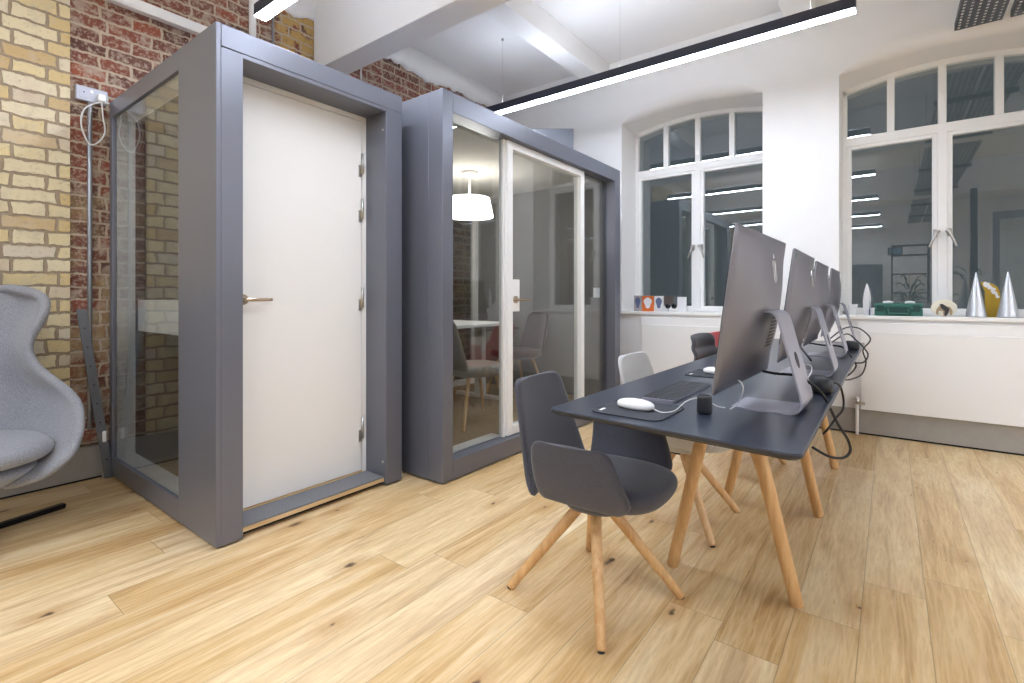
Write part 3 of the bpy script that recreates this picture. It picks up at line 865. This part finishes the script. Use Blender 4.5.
tag(MB().tube(spline([(-.574, 1.464, DT + .012), (-.545, 1.462, DT + .005), (-.52, 1.50, DT + .0065), (-.50, 1.55, DT + .03), (-.47, 1.60, DT + .035), (-.43, 1.62, DT + .012), (-.405, 1.62, DT + .01)], 6), .0016).build('mouse_cable', 'white_cable'),
    'thin white cable running from the nearest mouse', 'cable')
kb = thing('keyboard', (-.622, 1.838, DT + .0005), 'dark grey full size keyboard in front of the nearest computer', 'keyboard')
MB().prism(rrect(-.0575, .0575, -.21, .21, .010), (0, 0, 0), (1, 0, 0), (0, 1, 0), (0, 0, .008)).build('keyboard_body', 'stand_grey', kb)
m = MB()
for r_i in range(6):
    x = .047 - r_i * .0188; n = 21
    for c_i in range(n):
        y = .200 - c_i * .0192
        if c_i in (14, 17) and False: continue
        hh = .0065 if r_i else .005
        m.box(x - .0080, x + .0080, y - .0172, y - .0008, .008, .0102)
m.build('key_field', 'black_plastic', kb)
# small black cylinder speaker hub
pk = thing('desk_speaker', (-.445, 1.545, DT + .0005), 'small black cylindrical device on desk between mouse pad and computer', 'speaker')
MB().lathe([(.019, 0), (.0215, .003), (.0225, .010), (.0215, .045), (.0205, .052), (.018, .055), (.001, .055)], n=32).build('body', 'black_plastic', pk, smooth=False)
MB().lathe([(.015, .055), (.0155, .0565), (.001, .0568)], n=32).build('top_cap', 'rubber_black', pk)
# adaptors at the desk edge
def adaptor(x, y, s_, lab):
    m = MB(); rings = [superring(m.bm, 0, 0, .034 * k * s_, .062 * k * s_, z, e=3) for k, z in ((.6, 0), (.92, .004), (1, .018), (1, .034), (.9, .050), (.6, .058), (.02, .058))]
    m.skin(rings); o = m.build('power_adaptor', 'black_plastic', smooth=True); o.location = (x, y, DT + .0005); o.rotation_euler.z = R(20)
    return tag(o, lab, 'power adaptor')
adaptor(-.205, 2.16, 1.0, 'black rounded power adaptor at the desk edge behind the nearest computer')
adaptor(-.205, 4.02, 1.1, 'black rounded power adaptor at the desk edge by the far computers')
def cable(pts, r, mat, lab, name='power_cable'):
    tag(MB().tube(spline(pts, 8), r, 8).build(name, mat), lab, 'cable')
Z = DT + .006
cable([(-.345, 1.86, DT + .10), (-.30, 1.84, DT + .098), (-.24, 1.82, DT + .10), (-.205, 1.83, DT + .08), (-.178, 1.86, DT + .05),
       at(826, 400, 1.655), at(838, 424, 1.66), at(848, 440, 1.68), at(850, 452, 1.70), at(842, 458, 1.70), at(828, 456, 1.70), at(812, 447, 1.72)],
      .0045, 'rubber_black', 'thick black cable looping down past the desk edge at the nearest computer')
cable([(-.195, 2.20, DT + .03), at(838, 384, 1.93), at(843, 396, 2.0), at(843, 409, 1.98), at(836, 418, 1.96), at(829, 428, 1.94), at(823, 434, 1.95)], .0042, 'rubber_black',
      'black cable curling from the adaptor down behind the desk leg')
cable([(-.30, 2.75, DT + .05), at(800, 343, 2.9), at(822, 345, 3.0), at(842, 347, 3.0), at(852, 358, 2.9), at(856, 366, 2.85), at(850, 374, 2.8), at(842, 378, 2.75)], .0045, 'rubber_black',
      'black cable looping off the desk behind the second computer')
cable([(-.30, 3.5, DT + .06), at(846, 334, 3.4), at(856, 340, 3.4), at(864, 348, 3.35), at(868, 355, 3.3), at(864, 362, 3.2), at(856, 363, 3.1), at(846, 362, 3.0)], .0045, 'rubber_black',
      'black cable loop hanging at the desk edge behind the third computer')
cable([(-.30, 3.62, DT + .09), at(845, 328, 3.6), at(858, 328, 3.55), at(868, 335, 3.5), at(870, 341, 3.45), at(863, 350, 3.4), at(866, 362, 3.35), at(862, 374, 3.25), at(852, 379, 3.1), at(844, 380, 3.0)], .0045, 'rubber_black',
      'longest black cable loop swinging out towards the window wall')
cable([(-.350, 1.545, DT + .110), (-.342, 1.547, DT + .102), (-.338, 1.550, DT + .088), (-.344, 1.562, DT + .066), (-.362, 1.59, DT + .032), (-.392, 1.63, DT + .006)], .0018, 'white_cable', 'white cable hanging from the bottom of the nearest computer', 'usb_cable')
MB  # noqa
cable([(-.30, 2.30, DT + .004), (-.27, 2.33, DT + .02), (-.255, 2.36, DT + .05), (-.27, 2.40, DT + .07), (-.34, 2.44, DT + .05), (-.40, 2.46, DT + .005)], .0022, 'white_cable', 'white cable curled on the desk below the second computer', 'usb_cable')

# ------------------------------------------------------------------ lights
def linear_light(x0, x1, y, z, lab, group='suspended linear ceiling lights'):
    L = x1 - x0
    root = thing('linear_light', ((x0 + x1) / 2, y, z), lab, 'ceiling light', group=group)
    MB().box(-L / 2, L / 2, -.04, .04, .006, .078).build('housing', 'light_body', root, bevel=.002)
    MB().box(-L / 2 + .004, L / 2 - .004, -.0365, .0365, 0, .0058).build('diffuser', 'led', root)
    MB().box(-L / 2 + .01, L / 2 - .01, -.034, .034, .0782, .080).build('uplight_fill_strip', 'led_up_fill', root)  # added glowing strip facing up, brightens the ceiling
    for t in (-.42, -.02, .42):
        MB().cyl((t * L, 0, .078), (t * L, 0, ZC - z - .012), .0012, n=6).build('suspension_cable', 'steel', root)
        MB().lathe([(.001, ZC - z - .018), (.012, ZC - z - .018), (.014, ZC - z), (.001, ZC - z)], (t * L, 0, 0), 12).build('ceiling_anchor', 'steel', root)
    return root
for i, (y, lab) in enumerate(((3.80, 'long dark suspended linear light glowing across the window bay'), (1.575, 'suspended linear light crossing above the phone booth at the picture top'),
                (-.65, 'suspended linear light behind the camera nearest the desk'), (-2.87, 'suspended linear light farther behind the camera'), (-5.1, 'suspended linear light farthest behind the camera'))):
    linear_light(-3.25, -.17, y, 2.905, lab)
for i, (y, lab) in enumerate(((3.80, 'unseen linear fill light added at the right side near the window wall'), (1.575, 'unseen linear fill light added in the middle of the right side'),
                (-.65, 'unseen linear fill light added on the right side behind the camera'), (-2.87, 'unseen linear fill light added at the far rear of the right side'))):
    linear_light(2.3, 5.0, y, 2.905, lab)  # out-of-view row, added as fill light for the room

# perforated cable trays
def tray(x0, x1, lab):
    W_ = x1 - x0; root = thing('cable_tray', ((x0 + x1) / 2, 1.4, 3.05), lab, 'cable tray', group='perforated cable trays')
    L0, L1 = -7.5, 3.45
    m = MB(); n = 6; pitch = W_ / n
    for i in range(n + 1):
        x = -W_ / 2 + i * pitch; a = x - pitch * .33 if i else x; b = x + pitch * .33 if i < n else x
        m.box(a, b, L0, L1, 0, .0015)
    y = L0
    while y < L1:
        m.box(-W_ / 2, W_ / 2, y, y + .022, .0002, .0014); y += .045
    m.build('slotted_base', 'tray_metal', root)
    for sx in (-1, 1):
        MB().box(sx * W_ / 2 - .001, sx * W_ / 2 + .001, L0, L1, 0, .05).build('side_flange', 'tray_metal', root)
    for yy in (-6, -4.2, -2.4, -.6, 1.2, 2.7):
        MB().box(-W_ / 2 - .03, W_ / 2 + .03, yy, yy + .04, -.04, -.001).build('support_strut', 'black_steel', root)
        for sx in (-1, 1):
            MB().cyl((sx * (W_ / 2 + .02), yy + .02, -.02), (sx * (W_ / 2 + .02), yy + .02, ZC - 3.05), .005, n=8).build('hanger_rod', 'steel', root)
tray(.376, .626, 'perforated grey cable tray under ceiling above the cone window, left one')
tray(.668, .918, 'perforated grey cable tray at the top right picture corner')

# ventilation box on the pod roof
vb = thing('ventilation_box', (-2.83, 4.15, qh + .001), 'grey ventilation box standing on the glazed pod roof', 'ventilation unit', rz=R(37))
MB().box(-.5, .355, -.07, .16, .14, .455).build('casing', 'duct_grey', vb, bevel=.006)
MB().box(-.48, .335, -.05, .14, .0, .14).build('dark_base', 'dark_gap', vb)

# ------------------------------------------------------------------ inside the glazed pod
FZ = .1262
pl = thing('pendant_lamp', (-2.985, 3.30, 2.2195), 'glowing white drum pendant lamp hanging inside the glazed pod', 'lamp')
MB().lathe([(.001, -.035), (.075, -.035), (.08, -.02), (.08, 0), (.001, 0)]).build('ceiling_rose', 'white_paint', pl)
MB().cyl((0, 0, -.035), (0, 0, -.37), .012, n=10).build('stem', 'white_paint', pl)
m = MB(); m.lathe([(.178, -.235), (.212, -.40), (.208, -.40), (.174, -.239)], n=40).build('lamp_shade', 'lamp_shade', pl, smooth=True)
MB().lathe([(.001, -.38), (.2, -.382), (.001, -.385)], n=40).build('shade_diffuser', 'lamp_shade', pl)
tb = thing('meeting_table', (-3.2, 3.27, FZ), 'white meeting table inside the glazed pod', 'table')
MB().prism(rrect(-.44, .36, -.50, .50, .03), (0, 0, .715), (1, 0, 0), (0, 1, 0), (0, 0, .025)).build('tabletop', 'white_paint', tb, bevel=.003)
for sy in (-.42, .42):
    MB().box(-.30, .30, sy - .03, sy + .03, .0, .03).box(-.05, .05, sy - .03, sy + .03, .03, .714).build('leg', 'white_paint', tb, bevel=.003)
def lounge(lab, fab, loc, rz, leg='oak_leg'):
    root = thing('upholstered_chair', loc, lab, 'chair', rz=rz, group='chairs inside the glazed pod')
    m = MB(); rings = [superring(m.bm, 0, 0, .23 * k, .24 * k, z, e=2.8) for k, z in ((.05, .37), (.8, .375), (1, .40), (1, .44), (.93, .455), (.5, .455), (.02, .45))]
    m.skin(rings); m.build('seat', fab, root, smooth=True)
    rows = []
    for s_ in [0, .2, .4, .6, .8, .92, 1]:
        w_ = .23 - .05 * s_ - (.05 if s_ == 1 else 0)
        rows.append([(-.17 - .10 * s_ - .07 * (1 - (k / 5 - 1) ** 2), w_ * (k / 5 - 1), .42 + .40 * s_) for k in range(11)])
    MB().grid(rows).build('backrest', fab, root, smooth=True, solid=.03, subd=1)
    for sx in (-1, 1):
        for sy in (-1, 1):
            MB().rod((sx * .12, sy * .12, .37), (sx * .22, sy * .22, .001), .015, .011).build('leg', leg, root)
    return root
lounge('beige upholstered chair nearest the glass inside the pod', 'fabric_beige', (-2.60, 2.93, FZ), R(72), 'oak_pale')
lounge('wine red shell chair at the far end of the pod table', 'fabric_wine', (-2.98, 3.98, FZ), R(-112), 'oak_leg')
lounge('black chair behind the white pod table near back glass', 'fabric_black', (-3.45, 2.62, FZ), R(60), 'black_steel')

# ------------------------------------------------------------------ wing armchair
ac = thing('wing_armchair', (-3.30, .15, 0), 'grey wool wing armchair with flared arms against the yellow bricks', 'armchair', rz=R(3))
def section(z):
    # (half width, back x, front x)
    K = [(.26, .22, -.18, .22), (.30, .33, -.25, .34), (.38, .42, -.30, .38), (.48, .465, -.33, .34), (.58, .485, -.35, .25), (.62, .478, -.355, .19), (.66, .455, -.36, .11), (.74, .395, -.37, -.02),
         (.82, .365, -.39, -.09), (.90, .378, -.40, -.09), (.98, .415, -.41, -.07), (1.06, .440, -.42, -.07), (1.10, .435, -.43, -.10), (1.135, .40, -.44, -.18), (1.155, .32, -.44, -.28)]
    if z <= K[0][0]: return K[0][1:]
    for a, b in zip(K, K[1:]):
        if z <= b[0]:
            t = (z - a[0]) / (b[0] - a[0]); return [a[i] + (b[i] - a[i]) * t for i in (1, 2, 3)]
    return K[-1][1:]
rows = []
for z in [.26, .28, .30, .34, .38, .43, .48, .53, .58, .62, .66, .70, .74, .79, .84, .89, .94, .99, 1.03, 1.07, 1.10, 1.12, 1.14, 1.155]:
    w_, bxk, fx_ = section(z); row = []
    for k in range(25):
        t = -1 + 2 * k / 24; a = abs(t)
        y = w_ * math.copysign(1 - (1 - a) ** 2.3, t); x = bxk + (fx_ - bxk) * a ** 2.4
        row.append((x, y, z))
    rows.append(row)
MB().grid(rows).build('shell', 'fabric_armchair', ac, smooth=True, solid=.045, subd=1)
m = MB(); rings = [superring(m.bm, .03, 0, .36 * k, .37 * k, z, e=2.6) for k, z in ((.05, .235), (.45, .24), (.72, .265), (.9, .305), (.98, .34), (.9, .36), (.05, .36))]
m.skin(rings); m.build('under_shell', 'fabric_armchair', ac, smooth=True)
m = MB(); rings = [superring(m.bm, .065, 0, .34 * k, .415 * k, z, e=2.6) for k, z in ((.05, .36), (.92, .362), (1, .39), (1, .42), (.95, .445), (.8, .458), (.4, .462), (.02, .462))]
m.skin(rings); m.build('seat_cushion', 'fabric_armchair', ac, smooth=True, subd=1)
MB().rod((0, 0, .03), (0, 0, .25), .028, .024).build('column', 'black_steel', ac)
for i in range(4):
    a = R(102 + 90 * i); ca, sa = math.cos(a), math.sin(a)
    MB().prism([(-.018, .026), (.018, .026), (.012, 0), (-.012, 0)][::-1], (ca * .02, sa * .02, 0.001), (-sa, ca, 0), (0, 0, 1), (ca * .50, sa * .50, -.0)).build('base_arm', 'black_steel', ac, bevel=.004)

# ------------------------------------------------------------------ things on the sills
SZ = .9555
def put(u, y): return (wx(u, y), y, SZ)
def card(u, y, w_, h_, mat, lab, mot=None, rz=0., name='postcard', cat='card'):
    o = thing(name, put(u, y), lab, cat, rz=rz)
    MB().box(-w_ / 2, w_ / 2, -.006, .006, 0, h_).build('sheet', mat, o)
    if mot:
        m = MB(); P = [(.32 * math.cos(a) * (1 + .25 * math.sin(3 * a)), .36 * math.sin(a)) for a in [2 * PI * i / 18 for i in range(18)]]
        m.prism([(x * w_, y_ * h_ + h_ * .55) for x, y_ in P], (0, -.0062, 0), (1, 0, 0), (0, 0, 1), (0, -.0006, 0))
        m.build('printed_motif', mot, o)
    return o
card(638, 5.02, .085, .165, 'card_grey', 'grey picture card leftmost on the window sill', 'card_blue')
card(648, 5.01, .125, .160, 'card_orange', 'orange picture card with pale blue motif on the sill', 'card_white')
card(659, 5.02, .095, .160, 'card_white', 'white picture card with blue motif beside the orange card', 'card_blue')
card(682, 5.03, .090, .150, 'card_white', 'plain white block card standing right of the small spectacles', None)
sp = thing('spectacles', put(671, 5.04), 'small dark spectacles standing on the sill between cards', 'spectacles')
for sx in (-1, 1):
    MB().tube([(sx * .032 + .026 * math.cos(a), 0, .055 + .022 * math.sin(a)) for a in [2 * PI * i / 16 for i in range(17)]], .004, 6).build('rim', 'black_plastic', sp)
    MB().lathe([(.001, 0), (.025, 0), (.025, .002), (.001, .002)], n=16).build('lens', 'black_gloss', sp).matrix_local = Matrix.Translation((sx * .032, 0, .055)) @ Matrix.Rotation(PI / 2, 4, 'X')
    MB().tube([(sx * .058, 0, .06), (sx * .06, .06, .058), (sx * .058, .09, .001)], .003, 6).build('temple', 'black_plastic', sp)
MB().tube([(-.008, 0, .06), (.008, 0, .06)], .004, 6).build('bridge', 'black_plastic', sp)
# cup
cup = thing('paper_cup', put(853, 5.02), 'small white cup at the left end of the cone sill', 'cup')
MB().lathe([(.024, 0), (.026, .002), (.033, .085), (.035, .088), (.031, .088), (.024, .006), (.001, .006)], n=24).build('cup_body', 'white_gloss', cup, smooth=True)
# pointed white sculpture
rk = thing('pointed_sculpture', put(867, 5.02), 'slender white pointed sculpture left of the green case', 'sculpture')
MB().lathe([(.018, 0), (.022, .02), (.027, .07), (.028, .12), (.022, .18), (.010, .235), (.001, .262)], n=20, sy=.5).build('blade', 'card_white', rk, smooth=True)
MB().box(.012, .022, -.01, .01, 0, .12).build('dark_edge', 'card_blue', rk)
# green case
gc = thing('tool_case', (wx(898, 5.02), 5.02, SZ), 'green plastic tool case lying on the window sill', 'case', rz=R(0))
MB().box(-.150, .150, -.10, .10, 0, .062).build('case_body', 'case_green', gc, bevel=.008)
MB().box(-.153, .153, -.103, .103, .063, .098).build('lid', 'case_green', gc, bevel=.008)
MB().box(-.075, .075, -.114, -.101, .010, .070).build('handle_recess', 'case_dark', gc, bevel=.004)
MB().tube([(-.065, -.112, .055), (-.06, -.125, .020), (.06, -.125, .020), (.065, -.112, .055)], .006, 8).build('handle', 'case_green', gc)
for sx in (-1, 1): MB().box(sx * .112 - .022, sx * .112 + .022, -.112, -.100, .035, .085).build('latch', 'case_dark', gc, bevel=.003)
for u_, lab in ((888, 'crumpled white tissue on the left of the green case'), (910, 'crumpled white tissue on the right of the green case')):
    m = MB(); rr = random.Random(u_)
    rings = [superring(m.bm, 0, 0, .035 * k * rr.uniform(.9, 1.1), .025 * k, z, n=14, e=2) for k, z in ((.9, 0), (1, .008), (.7, .016), (.02, .02))]
    for rg in rings:
        for v in rg: v.co += Vector((rr.uniform(-.003, .003), rr.uniform(-.003, .003), 0))
    m.skin(rings); o = m.build('tissue', 'card_white', smooth=True); o.location = (wx(u_, 5.02), 5.02, SZ + .0985); tag(o, lab, 'tissue')
# oval plaque with horse
ov = thing('oval_plaque', put(944, 5.04), 'cream oval plaque with a dark and brown horse figure', 'plaque')
MB().prism([(.078 * math.cos(a), .064 + .064 * math.sin(a)) for a in [2 * PI * i / 36 for i in range(36)]], (0, 0, 0), (1, 0, 0), (0, 0, 1), (0, .014, 0)).build('plate', 'cream', ov, bevel=.003)
H = [(-.045, .015), (-.045, .05), (-.030, .078), (.0, .082), (.035, .072), (.048, .045), (.046, .01), (.036, .01), (.034, .04), (.012, .04), (.010, .004), (-.004, .004), (-.006, .04), (-.032, .042), (-.034, .015)]
MB().prism(H, (0, -.012, 0), (1, 0, 0), (0, 0, 1), (0, .011, 0)).build('horse_body', 'horse_brown', ov, bevel=.002)
MB().prism([(-.028, .092), (-.010, .096), (.010, .080), (.030, .060), (.026, .030), (.012, .002), (.0, .004), (.004, .04), (-.014, .060)], (0, -.018, 0), (1, 0, 0), (0, 0, 1), (0, .006, 0)).build('horse_head', 'horse_dark', ov, bevel=.002)
# silver cones
cn = None
for u_, lab in ((976, 'silver cone left of the yellow card stand on the sill'), (1008, 'silver cone right of the yellow card stand on the sill')):
    m = MB().lathe([(.058, 0), (.060, .003), (.0585, .012), (.004, .325), (.001, .330)], n=40)
    o = m.build('silver_cone', 'brushed_silver', smooth=True); o.location = (wx(u_, 4.97), 4.97, SZ)
    tag(o, lab, 'ornament', 'silver cones on the sill')
# yellow curved award
aw = thing('card_stand', put(991, 5.05), 'mustard yellow curved card with white blotches between the silver cones', 'ornament')
P = [(.045, 0), (.045, .20), (.030, .235), (.0, .258), (-.045, .262), (-.05, .245), (-.03, .215), (-.018, .17), (-.018, 0)]
P = [(-.03, 0), (.048, 0), (.048, .185), (.035, .222), (.005, .248), (-.035, .262), (-.055, .258), (-.045, .23), (-.032, .19)]
MB().prism(P, (0, 0, 0), (1, 0, 0), (0, 0, 1), (0, .022, 0)).build('curved_card', 'gold_card', aw)
m = MB(); rr = random.Random(5)
for i in range(30):
    t = i / 29; cx_ = -.034 + .064 * t + rr.uniform(-.007, .007); cz_ = .243 - .085 * t ** 1.5 + rr.uniform(-.014, .012); r_ = rr.uniform(.007, .012)
    m.prism([(cx_ + r_ * math.cos(a) * rr.uniform(.8, 1.1), cz_ + r_ * math.sin(a)) for a in [2 * PI * k / 9 for k in range(9)]], (0, -.0008 - i * .00003, 0), (1, 0, 0), (0, 0, 1), (0, -.0004, 0))
m.build('white_blotches', 'card_white', aw)

# ------------------------------------------------------------------ the rear of the room, seen mirrored in the windows
sh = thing('shelving_rack', (.38, -4.6, 0), 'open black metal shelving rack mirrored in the window right of the desk', 'shelf')
for sx in (-.34, .34):
    for sy in (-.16, .16): MB().box(sx - .015, sx + .015, sy - .015, sy + .015, 0, 2.35).build('upright', 'black_steel', sh)
for zz in (.3, .75, 1.2, 1.65, 2.1, 2.33): MB().box(-.34, .34, -.16, .16, zz, zz + .02).build('shelf_board', 'black_steel', sh)
pf = thing('picture_frame', (.10, -4.55, 2.1205), 'small blue picture propped on the mirrored black rack', 'picture')
MB().box(-.14, .14, -.01, .01, 0, .19).build('frame', 'black_steel', pf); MB().box(-.12, .12, .0102, .012, .02, .17).build('print', 'picture_blue', pf)
cb = thing('storage_cabinet', (-.75, -5.3, 0), 'tall blue grey storage cabinet mirrored in the window glass', 'cabinet')
MB().box(-.6, .6, -.25, .25, 0, 1.95).build('carcass', 'cabinet_grey', cb)
for sx in (-.3, .3): MB().box(sx - .29, sx + .29, .2505, .27, .06, 1.9).build('cabinet_door', 'cabinet_grey', cb)
tag(MB().rod((1.17, -1.2, .001), (1.17, -1.2, ZC - .61), .05, .05).build('drain_pipe', 'black_steel'), 'dark vertical pipe mirrored in the right window casement', 'pipe')
for i, (x, y, h, lab) in enumerate(((.35, -3.9, 1.75, 'leafy green potted plant mirrored left of the window mullion'), (1.25, -2.6, 1.9, 'leafy green potted plant mirrored right of the window mullion'))):
    pt = thing('potted_plant', (x, y, 0), lab, 'plant')
    MB().lathe([(.12, 0), (.16, .35), (.165, .36), (.14, .36), (.001, .34)], n=24).build('pot', 'white_paint', pt, smooth=True)
    m = MB(); rr = random.Random(20 + i)
    for q in range(70):
        a = rr.uniform(0, 2 * PI); r0 = rr.uniform(.02, .06); L = rr.uniform(.3, .5); z0_ = rr.uniform(.35, h - .35); up = rr.uniform(.05, .35)
        d = Vector((math.cos(a), math.sin(a), 0)); sd = Vector((-d.y, d.x, 0)) * .022
        P = [Vector((0, 0, z0_)) + d * (r0 + L * t) + Vector((0, 0, up * math.sin(t * 2.4))) for t in (0, .35, .7, 1)]
        m.quad([P[0], P[1] - sd, P[2], P[1] + sd]); m.quad([P[1], P[2] - sd, P[3], P[2] + sd])
    m.build('foliage', 'leaf', pt); MB().rod((0, 0, .33), (0, 0, h - .1), .012, .008).build('stem', 'oak_leg', pt)
fr_ = thing('glazed_screen', (2.4, -.8, 0), 'dark framed glazed screen mirrored at the far right window edge', 'screen')
for x in (-1.0, 0, 1.0): MB().box(x - .04, x + .04, -.04, .04, 0, 2.4).build('post', 'pod_metal', fr_)
MB().box(-1.04, 1.04, -.04, .04, 2.4, 2.52).build('top_rail', 'pod_metal', fr_)
for x in (-.5, .5): MB().box(x - .46, x + .46, -.004, .004, .02, 2.4).build('glass_pane', 'pod_glass', fr_)

# ------------------------------------------------------------------ night outside
struct(MB().box(-9, 9, 9.5, 9.8, -3, 9).build('wall_outside', 'outside_wall'), 'dark building across the street outside', 'building')

# ------------------------------------------------------------------ world, camera
wd = bpy.data.worlds.new('night'); bpy.context.scene.world = wd; wd.use_nodes = True
bg = wd.node_tree.nodes['Background']; bg.inputs[0].default_value = (.30, .32, .32, 1); bg.inputs[1].default_value = .42
cam = bpy.data.cameras.new('camera'); co_ = bpy.data.objects.new('camera', cam); C.objects.link(co_)
cam.sensor_width = 36; cam.lens = F / 1024 * 36; cam.sensor_fit = 'HORIZONTAL'
cam.shift_y = -44 / 1024; cam.clip_start = .05
co_.location = (0, 0, CAMH)
yaw = math.atan2(.6053, .7960)
co_.rotation_euler = (PI / 2, 0, yaw)
sc = bpy.context.scene; sc.camera = co_
sc.view_settings.view_transform = 'Standard'; sc.view_settings.look = 'None'
sc.view_settings.exposure = 1.33; sc.view_settings.gamma = 1.0; sc.view_settings.use_curve_mapping = False
sc.cycles.max_bounces = 8; sc.cycles.diffuse_bounces = 5; sc.cycles.glossy_bounces = 4; sc.cycles.transparent_max_bounces = 12
sc.cycles.use_denoising = True
sc.cycles.sample_clamp_indirect = 6.0
